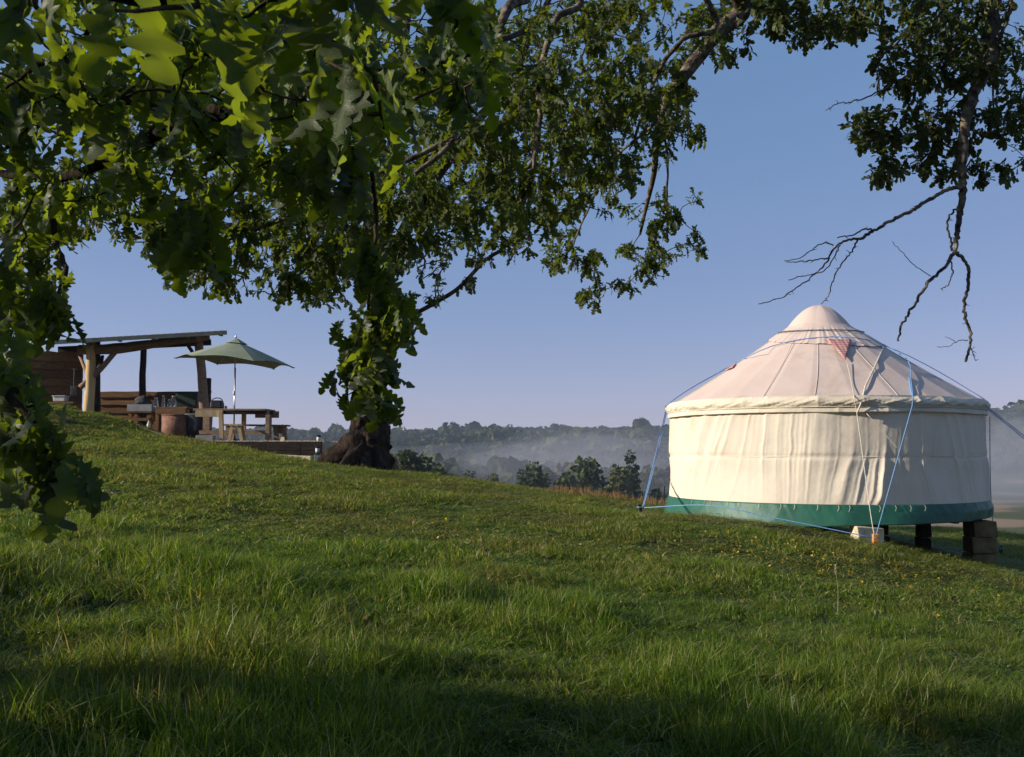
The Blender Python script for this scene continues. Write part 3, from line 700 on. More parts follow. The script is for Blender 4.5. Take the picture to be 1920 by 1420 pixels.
# plank walls with waney edges
def plank(a, b2, h, th=.04, mat=None, n=8, seed=0, parent=sh, name='wall_plank'):
    a, b2 = Vector(a), Vector(b2); d = (b2-a).normalized(); nn = Vector((d.y, -d.x, 0)).normalized(); vs = []; fs = []; rs = random.Random(seed)
    off = nn*rs.uniform(0, .01); mat = mat or M[('plank', 'plank_b', 'plank_c')[rs.randrange(3)]]
    for i in range(n+1):
        q = a.lerp(b2, i/n)+off; up = h*(1+rs.uniform(-.08, .08)); dn = -rs.uniform(0, .03)
        for s in (0, 1): vs += [q+nn*(th*s+.055)+Vector((0, 0, dn)), q+nn*th*s+Vector((0, 0, up))]
    for i in range(n):
        o = i*4; fs += [(o, o+1, o+5, o+4), (o+2, o+6, o+7, o+3), (o+1, o+3, o+7, o+5), (o, o+4, o+6, o+2)]
    fs += [(0, 2, 3, 1), (n*4, n*4+1, n*4+3, n*4+2)]
    finish(name, vs, fs, mat or M['plank'], parent)
for k in range(6):
    za = FL+k*.245; xa, xb = P(183, 760, 31), P(395, 760, 31.2)
    rise = .03 if k == 5 else 0
    plank((xa.x, 31.05, za), (xb.x, 31.25, za+rise), .265 if k < 5 else .16, seed=k)
for k in range(10):
    za = FL+k*.255; xa, xb = P(20, 700, 29.5), P(152, 700, 30.6); plank((xa.x, 29.6, za), (xb.x, 30.7, za), .275, seed=20+k)
for k in range(5): plank((P(395, 760, 31.2).x, 31.3, FL+k*.28), (P(393, 760, 30).x, 30.0, FL+k*.28), .30, seed=40+k)
b_ = MB(); bx = P(389, 750, 29.8); b_.box((bx.x, 29.8, FL+.85), (.16, .16, 1.75)); b_.build('post', M['sleeper'], sh)
# things in the shelter
def T(name, label, cat, x, y, z, group=None): o = empty(name, (x, y, z)); tag(o, label, cat, group); return o
q = P(133, 712, 29.6); sp = T('hanging_shovel', 'dark shovel hanging on the plank wall at the left of the shelter', 'shovel', q.x, 29.85, P(133, 738, 29.8).z)
b_ = MB(); b_.tube([(q.x, 29.82, P(133, 738, 29.8).z+.1), (q.x, 29.82, P(133, 692, 29.8).z)], .02, 8); b_.build('shaft', M['black'], sp)
b_ = MB(); b_.box((q.x, 29.82, P(133, 733, 29.8).z), (.20, .04, .30), jit=.01); b_.build('blade', M['black'], sp, bevel=.01)
b_ = MB(); b_.bar((q.x-.09, 29.82, P(133, 692, 29.8).z), (q.x+.09, 29.82, P(133, 692, 29.8).z), .03, .03); b_.build('handle', M['black'], sp)
q = P(114, 746, 28.6); bz = q.z-.12
bn = T('side_bench', 'narrow timber bench along the wall holding the white basin', 'bench', q.x, 28.6, FL)
b_ = MB(); b_.box((q.x, 28.6, bz-.03), (.9, .4, .05)); b_.build('seat', M['plank'], bn)
for s in (-1, 1): b_ = MB(); b_.box((q.x+s*.35, 28.6, (FL+bz-.06)/2), (.07, .3, bz-.06-FL)); b_.build('leg', M['plank'], bn)
tb = T('washing_basin', 'white rectangular basin on the bench by the plank wall', 'basin', q.x, 28.6, bz)
b_ = MB(); b_.box((q.x, 28.6, bz+.08), (.32, .26, .15), taper=1.12); b_.build('bowl', M['white_plastic'], tb, bevel=.02)
b_ = MB(); b_.box((q.x, 28.6, bz+.165), (.39, .33, .02)); b_.build('rim', M['white_plastic'], tb, bevel=.005)
# sink trough on a stand
y0 = 27.6; a, c = P(238, 758, y0), P(284, 758, y0); zt = a.z
st = T('sink_stand', 'rough timber stand under the grey metal trough', 'stand', (a.x+c.x)/2, y0+.3, FL)
for x in (a.x+.08, c.x-.06):
    for yy in (y0+.08, y0+.52): b_ = MB(); b_.box((x, yy, (FL+zt-.24)/2), (.09, .09, zt-.24-FL)); b_.build('leg', M['plank'], st)
b_ = MB(); b_.bar((a.x+.08, y0+.04, zt-.42), (c.x-.06, y0+.04, zt-.42), .03, .09); b_.build('rail', M['plank'], st)
b_ = MB(); b_.bar((a.x+.0, y0+.3, zt-.22), (c.x, y0+.3, zt-.22), .6, .03); b_.build('shelf_board', M['plank'], st)
tr_ = T('metal_trough', 'shallow grey metal trough on the stand in the shelter', 'trough', (a.x+c.x)/2, y0+.3, zt-.2)
b_ = MB()
for s in (0, 1): b_ = MB(); b_.bar((a.x, y0+s*.56+.02, zt-.1), (c.x, y0+s*.56+.02, zt-.1), .02, .19); b_.build('long_side', M['grey_metal'], tr_)
for x in (a.x+.01, c.x-.01): b_ = MB(); b_.bar((x, y0+.035, zt-.1), (x, y0+.565, zt-.1), .02, .186); b_.build('end_panel', M['grey_metal'], tr_)
b_ = MB(); b_.box(((a.x+c.x)/2, y0+.3, zt-.18), (c.x-a.x-.045, .53, .012)); b_.build('base_panel', M['grey_metal'], tr_)
# bundled cloth
def cloth_heap(px, py, y, w_, h, mat, label):
    p = P(px, py, y); v = []; f = []; n = 14; mrows = 8
    for j in range(mrows+1):
        t = j/mrows
        for k in range(n):
            a_ = 2*math.pi*k/n; r = w_*math.cos(t*1.5)*(1+.25*math.sin(k*2.1+j)+.1*random.uniform(-1, 1)); v.append((p.x+r*math.cos(a_), p.y+r*.6*math.sin(a_), p.z+h*math.sin(t*1.57)*(1+.12*math.sin(k*1.7))))
    for j in range(mrows):
        for k in range(n): k2 = (k+1) % n; f.append((j*n+k, j*n+k2, (j+1)*n+k2, (j+1)*n+k))
    f.append(tuple(range(n-1, -1, -1))); f.append(tuple(mrows*n+k for k in range(n)))
    o = finish('cloth_heap', v, f, mat, None, True); tag(o, label, 'cloth')
cloth_heap(267, 758, 27.9, .21, .22, M['cloth_dark'], 'grey cloth heaped at the back of the metal trough')
# worktop with frame
y0 = 27.0; a, c = P(290, 763, y0), P(350, 763, y0); zt = a.z
wt = T('work_table', 'low brown timber worktop on square legs in the shelter', 'table', (a.x+c.x)/2, y0+.35, FL)
for k in range(4): b_ = MB(); b_.box(((a.x+c.x)/2, y0+.09+k*.18, zt-.02), (c.x-a.x, .172, .04)); b_.build('top_board', M['plank'], wt)
for x in (a.x+.06, (a.x+c.x)/2-.12, c.x-.06):
    for yy in (y0+.06, y0+.62): b_ = MB(); b_.box((x, yy, (FL+zt-.04)/2), (.09, .09, zt-.04-FL)); b_.build('leg', M['plank'], wt)
b_ = MB(); b_.bar((a.x+.03, y0+.0, zt-.12), (c.x-.03, y0+.0, zt-.12), .03, .15); b_.build('rail', M['plank'], wt)
for i, px in enumerate((292, 306, 317, 325)):
    p = P(px, 763, y0+.3+.06*i); h = [.24, .30, .2, .3][i]; wz = ['wide', 'tall narrow', 'small', 'tall wide'][i]
    r = [.07, .045, .05, .07][i]
    o = T('glass_jar', f'{wz} glass jar on the worktop, '+['leftmost of the four', 'second from the left', 'third from the left', 'beside the dark green chest'][i], 'jar', p.x, p.y, zt, 'glass jars on the worktop')
    b_ = MB(); b_.lathe((p.x, p.y, zt), [(r*.9, 0), (r, .02), (r, h*.75), (r*.6, h*.88), (r*.6, h)], 12); b_.build('jar_body', M['glass'], o, True)
    b_ = MB(); b_.lathe((p.x, p.y, zt+h), [(r*.66, 0), (r*.66, .02)], 12); b_.build('lid', M['steel'], o)
# dark green chest
a, c = P(328, 735, 28.3), P(368, 735, 28.3); ch = T('green_cabinet', 'tall dark green cabinet against the back of the shelter', 'cabinet', (a.x+c.x)/2, 28.6, FL)
b_ = MB(); b_.box(((a.x+c.x)/2, 28.62, (FL+a.z)/2), (c.x-a.x, .5, a.z-FL)); b_.build('carcass', M['dark_green'], ch, bevel=.01)
b_ = MB(); b_.box(((a.x+c.x)/2, 28.355, (FL+a.z)/2), (c.x-a.x-.06, .025, a.z-FL-.08)); d_ = b_.build('door', M['dark_green'], ch, bevel=.006)
b_ = MB(); b_.box((c.x-.1, 28.33, (FL+a.z)/2+.1), (.02, .03, .12)); b_.build('handle', M['steel'], ch)
# drum / barrel
y0 = 25.9; p = P(331, 779, y0); zb = 1.62; r = .37
dr = T('rusty_drum', 'reddish brown cut-down drum in front of the worktop', 'drum', p.x, y0, zb)
b_ = MB(); b_.lathe((p.x, y0, zb), [(r*.97, 0), (r*.98, (p.z-zb)*.45), (r*1.01, (p.z-zb)*.5), (r*.98, (p.z-zb)*.55), (r, p.z-zb), (r*.94, p.z-zb), (r*.93, .2)], 28); b_.build('shell', M['rust'], dr, True)
b_ = MB(); b_.tube([(p.x+r*math.cos(t), y0+r*math.sin(t), p.z) for t in np.linspace(0, 6.283, 29)], .015, 6, cap=False); b_.build('rim', M['rust'], dr, True)
p2 = P(372, 778, y0+.1); b2 = T('fire_pit', 'black round fire pit beside the reddish drum', 'fire pit', p2.x, y0+.1, zb)
b_ = MB(); b_.lathe((p2.x, y0+.1, zb), [(.25, 0), (.34, .2), (.36, p2.z-zb), (.33, p2.z-zb), (.3, .22)], 24); b_.build('bowl', M['black'], b2, True)
b_ = MB(); b_.lathe((p2.x, y0+.1, p2.z), [(.37, 0), (.33, .012), (.34, .02)], 24); b_.build('cooking_plate', M['grey_metal'], b2)
# red and white container under the trough
p = P(279, 786, 26.6); o = T('washing_up_bottle', 'small white bottle with red base on the ground by the worktop', 'bottle', p.x, 26.6, FL)
b_ = MB(); b_.lathe((p.x, 26.6, FL), [(.06, 0), (.07, .1), (.06, .16)], 12); b_.build('base', M['red'], o, True)
b_ = MB(); b_.lathe((p.x, 26.6, FL+.16), [(.05, 0), (.05, .1), (.02, .16), (.02, .2)], 12); b_.build('bottle_body', M['white_plastic'], o, True)
# plank lying on the grass
a = P(262, 797, 25.0); c = P(311, 810, 24.6); a.z = gz(a.x, a.y)+.07; c.z = gz(c.x, c.y)+.06
b_ = MB(); b_.bar(a, c, .12, .05); tag(b_.build('loose_plank', M['pale_wood'], None, bevel=.006), 'pale plank lying on the grass in front of the shelter', 'plank')
a = P(356, 823, 24.2)
for i, (px, py, s, lb) in enumerate(((352, 815, .07, 'smallest pale stone in the grass below the fire pit'), (358, 816, .06, 'round pale stone in the grass between two others below the fire pit'), (363, 814, .12, 'tallest pale stone in the grass left of the concrete block'))):
    p = P(px, py, 24.6); b_ = MB(); z_ = gz(p.x, p.y); b_.box((p.x, p.y, z_+s*.6), (s, s, s*1.5), jit=s*.15); tag(b_.build('stone', M['limestone'], None, bevel=.01), lb, 'stone')
# ================================================================= TERRACE, TABLE, BENCHES, PARASOL
TZ = P(500, 829, 24.0).z
tx0, tx1, ty0, ty1 = P(395, 830, 23.55).x, P(603, 838, 23.55).x, 23.55, 27.2
b_ = MB(); b_.box(((tx0+tx1)/2, (ty0+ty1)/2, TZ-.35), (tx1-tx0, ty1-ty0, .69)); tag(b_.build('gravel_terrace', M['gravel'], None), 'level gravel terrace', kind='structure')
n = 5500; px_ = np.random.uniform(tx0+.03, tx1-.03, n); py_ = ty0+.02+(ty1-ty0-.1)*np.random.rand(n)**2
oc = np.array([(1, 0, 0), (-1, 0, 0), (0, 1, 0), (0, -1, 0), (0, 0, 1), (0, 0, -1)], float); of = np.array([(0, 2, 4), (2, 1, 4), (1, 3, 4), (3, 0, 4), (2, 0, 5), (1, 2, 5), (3, 1, 5), (0, 3, 5)])
sz = np.random.uniform(.009, .026, n); vv = oc[None]*sz[:, None, None]*np.random.uniform(.6, 1.2, (n, 6, 1))
vv = vv+np.stack([px_, py_, TZ-.003+np.random.rand(n)*.02], -1)[:, None]
o = bpy.data.objects.new('gravel', fastmesh('gravel', vv.reshape(-1, 3), (of[None]+np.arange(n)[:, None, None]*6).reshape(-1, 3), 3, M['gravel'], False)); COL.objects.link(o); tag(o, 'loose tan gravel on the terrace', 'gravel', kind='stuff')
# sleepers
ed = T('timber_edging', 'dark timber sleepers edging the front of the gravel terrace', 'edging', (tx0+tx1)/2, ty0-.05, TZ-.35)
for a, c in ((P(398, 830, 23.5).x, P(500, 830, 23.5).x), (P(500.6, 830, 23.5).x, P(565, 830, 23.5).x), (P(565.8, 830, 23.5).x, P(604, 830, 23.5).x)):
    for kk in range(2): b_ = MB(); b_.box(((a+c)/2, ty0-.06-.004*kk, TZ-.10-kk*.21), (c-a, .11, .205), jit=.004); b_.build('sleeper', M['sleeper'], ed, bevel=.008)
ks = T('stone_kerb', 'pale stone kerb on the grass below the terrace timbers', 'kerb', P(562, 860, 22.6).x, 22.6, gz(P(562, 860, 22.6).x, 22.6))
a, c = P(520, 858, 22.8), P(588, 862, 22.6)
for k in range(3):
    u = a.lerp(c, k/3); v_ = a.lerp(c, (k+.98)/3); u.z = P(0, 856+k*1.0, 22.7).z; v_.z = u.z-.008
    b_ = MB(); b_.bar(u-Vector((0, 0, .06)), v_-Vector((0, 0, .06)), .30, .20); b_.build('kerb_stone', M['slab'], ks, bevel=.012)
def zpx(py, y): return P(0, py, y).z
# table: long picnic table
yT = 23.95; zt = zpx(766, yT)
ax, cx_ = P(364, 768, yT).x, P(514, 768, yT+.9).x
tb = T('picnic_table', 'weathered wooden table on the gravel with the black pot on top', 'table', (ax+cx_)/2, yT+.5, TZ)
for k in range(6):
    yy = yT+k*.17; x0_ = P(364+k*.2, 768, yT).x+.03*k; x1_ = P(412, 768, yT).x+(P(514, 768, yT+.8).x-P(412, 768, yT).x)*min(1, .35+.13*k) if False else P(514, 768, yT+.8).x
    b_ = MB(); b_.box(((x0_+x1_)/2, yy, zt-.03), (x1_-x0_, .155, .045), jit=.003); b_.build('top_board', M['table_wood'], tb, bevel=.006)
b_ = MB(); b_.bar((P(366, 800, yT-.1).x, yT-.105, zt-.13), (P(411, 800, yT-.1).x, yT-.105, zt-.13), .035, .155); b_.build('end_apron', M['pale_wood'], tb, bevel=.004)
b_ = MB(); b_.bar((P(412, 800, yT).x, yT-.06, zt-.1), (P(512, 800, yT).x, yT+.0, zt-.1), .035, .09); b_.build('apron', M['sleeper'], tb)
b_ = MB(); b_.bar((P(462, 800, yT).x, yT+.8, zt-.12), (P(508, 800, yT).x, yT+.8, zt-.12), .035, .17); b_.build('apron', M['table_wood'], tb)
for px, yy, lean, mt in ((415, yT-.12, .02, 'pale_wood'), (457, yT+.78, 0, 'pale_wood'), (505, yT+.78, 0, 'table_wood'), (385, yT+.78, 0, 'table_wood'), (502, yT+.02, 0, 'table_wood'), (390, yT+.75, 0, 'table_wood')):
    x = P(px, 800, yy).x; b_ = MB(); b_.bar((x+lean, yy, TZ), (x-lean, yy, zt-.055), .10, .09, (0, 1, 0)); b_.build('leg', M[mt], tb, bevel=.006)
b_ = MB(); b_.bar((P(375, 800, 24.7).x, 24.66, TZ+.24), (P(505, 800, 24.7).x, 24.66, TZ+.24), .05, .10); b_.build('stretcher', M['table_wood'], tb)
# far bench
yB = 25.1; zs = zpx(797, yB); bn = T('long_bench', 'long wooden bench behind the table, sticking out to its right', 'bench', P(480, 800, yB).x, yB, TZ)
for k in range(2): b_ = MB(); b_.bar((P(420, 800, yB).x, yB+k*.16, zs), (P(541, 800, yB).x, yB+k*.16, zs-.02), .15, .045); b_.build('seat_board', M['table_wood'], bn, bevel=.005)
for px in (428, 517, 533):
    x = P(px, 800, yB).x; b_ = MB(); b_.bar((x+.03, yB+.02, TZ), (x-.02, yB+.04, zs-.03), .11, .09, (0, 1, 0)); b_.build('leg', M['table_wood'], bn, bevel=.005)
b_ = MB(); b_.bar((P(512, 800, yB).x, yB+.08, TZ+.27), (P(535, 800, yB).x, yB+.08, TZ+.27), .04, .10); b_.build('stretcher', M['table_wood'], bn)
b_ = MB(); b_.bar((P(512, 800, yB).x, yB+.08, zs-.075), (P(536, 800, yB).x, yB+.08, zs-.075), .05, .09); b_.build('stretcher', M['table_wood'], bn)
# stool
yS = 23.75; zs = zpx(797, yS); sl = T('trestle_stool', 'small wooden stool with splayed legs at the near side of the table', 'stool', P(442, 800, yS).x, yS+.1, TZ)
b_ = MB(); b_.bar((P(430, 800, yS).x, yS+.1, zs), (P(455, 800, yS).x, yS+.1, zs), .30, .045); b_.build('seat', M['pale_wood'], sl, bevel=.005)
for yy in (yS, yS+.22):
    for s in (-1, 1):
        b_ = MB(); xm = P(442, 800, yS).x; b_.bar((xm+s*.155, yy, TZ), (xm+s*.085, yy, zs-.025), .075, .05, (0, 1, 0)); b_.build('leg', M['pale_wood'], sl, bevel=.004)
b_ = MB(); b_.bar((P(437, 800, yS).x, yS+.03, TZ+.24), (P(448, 800, yS).x, yS+.03, TZ+.24), .03, .1); b_.build('stretcher', M['pale_wood'], sl)
# concrete block under the table, small stones
p = P(385, 822, 23.75); b_ = MB(); b_.box((p.x, p.y, TZ+.06), (.41, .2, .19), jit=.004); tag(b_.build('concrete_block', M['block'], None, bevel=.008), 'grey concrete block on the gravel below the left end of the table', 'block')
p = P(530, 824, 23.8); b_ = MB(); b_.box((p.x, p.y, TZ+.05), (.10, .09, .13), jit=.02, taper=.7); tag(b_.build('stone', M['limestone'], None, bevel=.012), 'pale pointed stone on the gravel by the right bench leg', 'stone')
# black pot with handle
p = P(407, 766, yT+.4); z_ = zt; pt = T('black_pot', 'black lidded box with arched handle on the table', 'pot', p.x, p.y, z_)
b_ = MB(); b_.box((p.x, p.y, z_+.085), (.30, .26, .17), taper=.97); b_.build('body', M['black'], pt, bevel=.04)
b_ = MB(); b_.box((p.x, p.y, z_+.185), (.28, .24, .05), taper=.85); b_.build('lid', M['black'], pt, bevel=.02)
b_ = MB(); b_.tube([(p.x+.125*math.cos(t), p.y, z_+.20+.07*math.sin(t)) for t in np.linspace(0, math.pi, 11)], .012, 8); b_.build('handle', M['black'], pt, True)
p = P(423, 766, yT+.3); o = T('small_cup', 'tiny dark cup on the table right of the black pot', 'cup', p.x, p.y, zt)
b_ = MB(); b_.lathe((p.x, p.y, zt), [(.025, 0), (.03, .07), (.026, .07), (.02, .02)], 12); b_.build('cup_body', M['black'], o, True)
b_ = MB(); b_.tube([(p.x+.03+.015*math.sin(t), p.y, zt+.035+.018*math.cos(t)) for t in np.linspace(0, math.pi, 6)], .004, 5); b_.build('handle', M['black'], o, True)
# parasol
yU = 24.35; base = P(438, 829, yU); tip = P(442, 632, yU); apex = P(442, 640, yU)
um = T('garden_parasol', 'open sage green parasol on a silver pole standing by the table', 'parasol', base.x, yU, TZ)
b_ = MB(); b_.tube([(base.x, yU, TZ), P(441, 690, yU)], .019, 10); b_.build('lower_pole', M['steel'], um, True)
b_ = MB(); b_.tube([P(440, 700, yU), tip], .015, 10); b_.build('upper_pole', M['steel'], um, True)
b_ = MB(); b_.tube([P(438.6, 742, yU), P(438.9, 733, yU)], .026, 10); b_.build('pole_clamp', M['white_plastic'], um, True)
b_ = MB(); b_.lathe((base.x, yU, TZ), [(.22, 0), (.22, .05), (.05, .07), (.03, .2)], 20); b_.build('base_plate', M['black'], um, True)
b_ = MB(); b_.lathe(tip-Vector((0, 0, .03)), [(.02, 0), (.03, .03), (.015, .06), (.012, .09)], 10); b_.build('finial', M['steel'], um, True)
ctr = Vector((P(441, 800, yU).x, yU, P(0, 640, yU).z)); RR = 1.45; NP = 6; rimz = P(0, 680, yU).z
cv = []; cf = []; nr, na = 10, 8
tilt = Matrix.Rotation(R(4.5), 3, 'Y')
a0 = R(-117)
def cpt(a, t):
    k = ((a-a0)/(2*math.pi/NP)) % 1.0; half = math.pi/NP
    rad = RR*math.cos(half)/math.cos((k-.5)*2*half); sag = -.06*math.sin(math.pi*k)*t*t+.02
    rad *= (1-.05*math.sin(math.pi*k)*t)
    v = Vector((rad*t*math.cos(a), rad*t*math.sin(a), (rimz-ctr.z)*t**1.08-sag*.5+(.04*math.sin(math.pi*k)*t)))
    return ctr+tilt @ v
for i in range(nr+1):
    for j in range(NP*na): cv.append(cpt(a0+2*math.pi*j/(NP*na), i/nr if i else .03))
J = NP*na
for i in range(nr):
    for j in range(J): j2 = (j+1) % J; cf.append((i*J+j, (i+1)*J+j, (i+1)*J+j2, i*J+j2))
o = finish('canopy', cv, [q[::-1] for q in cf], M['green_cloth'], um, False); md = o.modifiers.new('t', 'SOLIDIFY'); md.thickness = .006
vv = []; vf = []
for j in range(J):
    a = a0+2*math.pi*j/J
    for t, dz in ((.02, .075), (.19, .03)): q_ = cpt(a, t); vv.append(q_+Vector((0, 0, dz)))
vf = [(2*j, 2*j+1, (2*j+3) % (2*J), (2*j+2) % (2*J)) for j in range(J)]
o = finish('vent_cap', vv, [q[::-1] for q in vf], M['green_cloth'], um); md = o.modifiers.new('t', 'SOLIDIFY'); md.thickness = .006
for j in range(NP):
    a = a0+2*math.pi*j/NP; b_ = MB(); b_.tube([cpt(a, t)-Vector((0, 0, .02)) for t in (.03, .5, .99)], .010, 5); rb = b_.build('rib', M['steel'], um)
    b_ = MB(); b_.tube([Vector((ctr.x-.0, yU, ctr.z-.5)), cpt(a, .5)-Vector((0, 0, .03))], .007, 5); b_.build('strut', M['steel'], um)
    b_ = MB(); p = cpt(a, 1.0); b_.box(p, (.03, .03, .02)); b_.build('rib_tip', M['black'], um)
# lanterns, green box near the oak
def lantern(px, py, y, label, zb=None):
    p = P(px, py, y); z_ = zb if zb is not None else p.z; o = T('garden_lantern', label, 'lantern', p.x, y, z_)
    b_ = MB(); b_.lathe((p.x, y, z_), [(.045, 0), (.045, .02)], 12); b_.build('base', M['black'], o)
    b_ = MB(); b_.lathe((p.x, y, z_+.02), [(.04, 0), (.045, .03), (.045, .10)], 12); b_.build('glass', M['white_plastic'], o, True)
    b_ = MB(); b_.lathe((p.x, y, z_+.12), [(.055, 0), (.055, .02), (.03, .045)], 12); b_.build('lid', M['black'], o)
lantern(597, 836, 23.62, 'small lantern with black lid on the end of the terrace', TZ)
p = P(601, 867, 22.35); zb = gz(p.x, 22.35); o = T('green_crate', 'small grey green box on the grass against the oak root', 'box', p.x, 22.35, zb)
hb = P(0, 852, 22.2).z-zb
b_ = MB(); b_.box((p.x, 22.35, zb+hb/2), (.25, .24, hb), taper=.94); b_.build('body', noisy('mossy_box', (.10, .15, .12), (.16, .22, .18), 8, .7, .1), o, bevel=.01)
b_ = MB(); b_.box((p.x, 22.35, zb+hb+.008), (.255, .25, .015)); b_.build('lid', M['dark_green'], o, bevel=.004)
lantern(595, 852, 22.35, 'small lantern with white glass standing on the green box', zb+hb+.016)
# ================================================================= OAK BY THE TERRACE (tree A)
rx, ry = P(688, 875, 22.3).x, 22.3
oak = empty('oak_tree', (rx, ry, gz(rx, ry)-.05)); tag(oak, 'old oak with thick gnarled trunk and spreading roots beside the terrace', 'tree')
def gnarled(cpts, radii, name, parent, mat, nseg=28, sub=8, lob=.16, seed=0, flare=None):
    c = spline(cpts, sub); m = len(c); rr = np.interp(np.linspace(0, len(radii)-1, m), range(len(radii)), radii); vs = []; fs = []
    for i, p in enumerate(c):
        t = (c[min(i+1, m-1)]-c[max(i-1, 0)]).normalized(); a = t.cross(Vector((0, 1, 0))).normalized(); b2 = t.cross(a)
        for k in range(nseg):
            an = 2*math.pi*k/nseg; h = i/m*4+seed
            n_ = float(fbm(np.array(math.cos(an)*1.6+seed+5), np.array(math.sin(an)*1.6+h*1.1), seed, 3))-.47
            rid = abs(math.sin(an*5+h*.7+seed)+.5*math.sin(an*9-h))*.10
            n_ += .35*(float(vnoise(np.array(an*4.0+20), np.array(h*6.0), seed+3))-.5)
            r = rr[i]*(1+lob*3*n_-rid*lob*4*.5)
            vs.append(p+(a*math.cos(an)+b2*math.sin(an))*r)
    for i in range(m-1):
        for k in range(nseg): k2 = (k+1) % nseg; fs.append((i*nseg+k, i*nseg+k2, (i+1)*nseg+k2, (i+1)*nseg+k))
    fs.append(tuple((m-1)*nseg+k for k in range(nseg)))
    o = finish(name, vs, fs, mat, parent, True); return c
def GP(px, py, y, dz=0): p = P(px, py, y); p.z = gz(p.x, y)+dz; return p
tc_ = gnarled([GP(690, 872, 22.3, -.25), P(690, 850, 22.3), P(689, 815, 22.3), P(690, 770, 22.3), P(697, 700, 22.3), P(706, 630, 22.3), P(712, 560, 22.4)], [.56, .46, .42, .36, .30, .26, .22], 'trunk', oak, M['bark_dark'], 56, 18, .32, 2)
for pts, rr in (([P(688, 815, 22.2), P(665, 830, 22.1), P(640, 848, 22.1), P(615, 858, 22.2), GP(588, 866, 22.3, -.2)], [.30, .27, .22, .17, .08]),
                ([P(680, 840, 22.0), P(660, 858, 21.7), GP(640, 868, 21.5, .03), GP(618, 872, 21.4, -.15)], [.2, .18, .10, .04]),
                ([P(700, 840, 22.1), GP(716, 872, 21.8, .02), GP(726, 880, 21.6, -.12)], [.2, .15, .06]),
                ([P(710, 790, 22.3), P(718, 806, 22.3), P(714, 830, 22.3), P(706, 850, 22.2), GP(706, 874, 22.1, 0)], [.14, .21, .17, .15, .16]),
                ([P(680, 850, 22.0), GP(684, 876, 21.6, .02), GP(680, 884, 21.3, -.12)], [.2, .15, .05])):
    gnarled(pts, rr, 'root', oak, M['bark_dark'], 24, 8, .26, random.randint(0, 99))
skA = []
limbsA = [([P(706, 640, 22.3), P(760, 600, 22.2), P(812, 570, 22), P(860, 540, 21.8), P(910, 488, 21.6), P(950, 460, 21.4), P(975, 400, 21.2), P(995, 335, 21), P(1005, 230, 21), P(1020, 120, 21)], .058, .03),
          ([P(712, 570, 22.4), P(700, 440, 22.6), P(640, 300, 23), P(560, 180, 23.4), P(470, 60, 24), P(380, -100, 24.5)], .2, .05),
          ([P(712, 560, 22.4), P(760, 430, 22.2), P(840, 300, 22), P(930, 180, 22), P(1010, 40, 22), P(1080, -120, 22)], .2, .05),
          ([P(700, 440, 22.6), P(600, 420, 22.3), P(480, 420, 22), P(360, 430, 22), P(240, 450, 22.4)], .11, .03),
          ([P(640, 300, 23), P(480, 300, 23), P(320, 290, 23.5), P(150, 260, 24)], .12, .03),
          ([P(840, 300, 22), P(950, 290, 21.4), P(1060, 260, 21), P(1160, 230, 21)], .09, .03),
          ([P(712, 560, 22.4), P(720, 400, 23.2), P(740, 240, 24), P(760, 80, 25), P(780, -150, 25.5)], .2, .06)]
for pts, a, c in limbsA: skA += limb(oak, pts, a, c, M['bark'], 'limb')
tA = []
for bl in ((270, 350, 180, 110, 20.5, 24.5, 130), (420, 470, 150, 95, 20.5, 23.5, 100), (560, 470, 110, 105, 20.3, 24, 130), (720, 400, 140, 130, 20.3, 24.5, 150), (600, 250, 260, 150, 20.5, 26, 200),
           (880, 380, 130, 120, 20.3, 23.5, 150), (950, 250, 190, 170, 20, 24.5, 200), (1100, 180, 160, 160, 20, 23.5, 130), (640, 0, 480, 170, 21, 27, 260), (640, -260, 400, 170, 21, 27, 200),
           (640, 530, 90, 50, 20.5, 23, 40), (800, 500, 60, 30, 20.5, 22.5, 18), (900, 470, 50, 30, 20.5, 22.5, 14), (860, 535, 45, 18, 21, 22.4, 8), (815, 560, 25, 14, 21.6, 22.4, 5), (760, 570, 40, 25, 21.6, 22.4, 8)):
    tA += blob(*bl)
tw, dr_ = grow(skA, tA); twig_part(oak, tw, .012, 'twigs', M['twig'])
pos, Rm, sz = rosettes(tA, dr_, .17, (7, 11)); put_leaves(oak, pos, Rm, sz, 'lo', 'lo', M['leaf_far'])
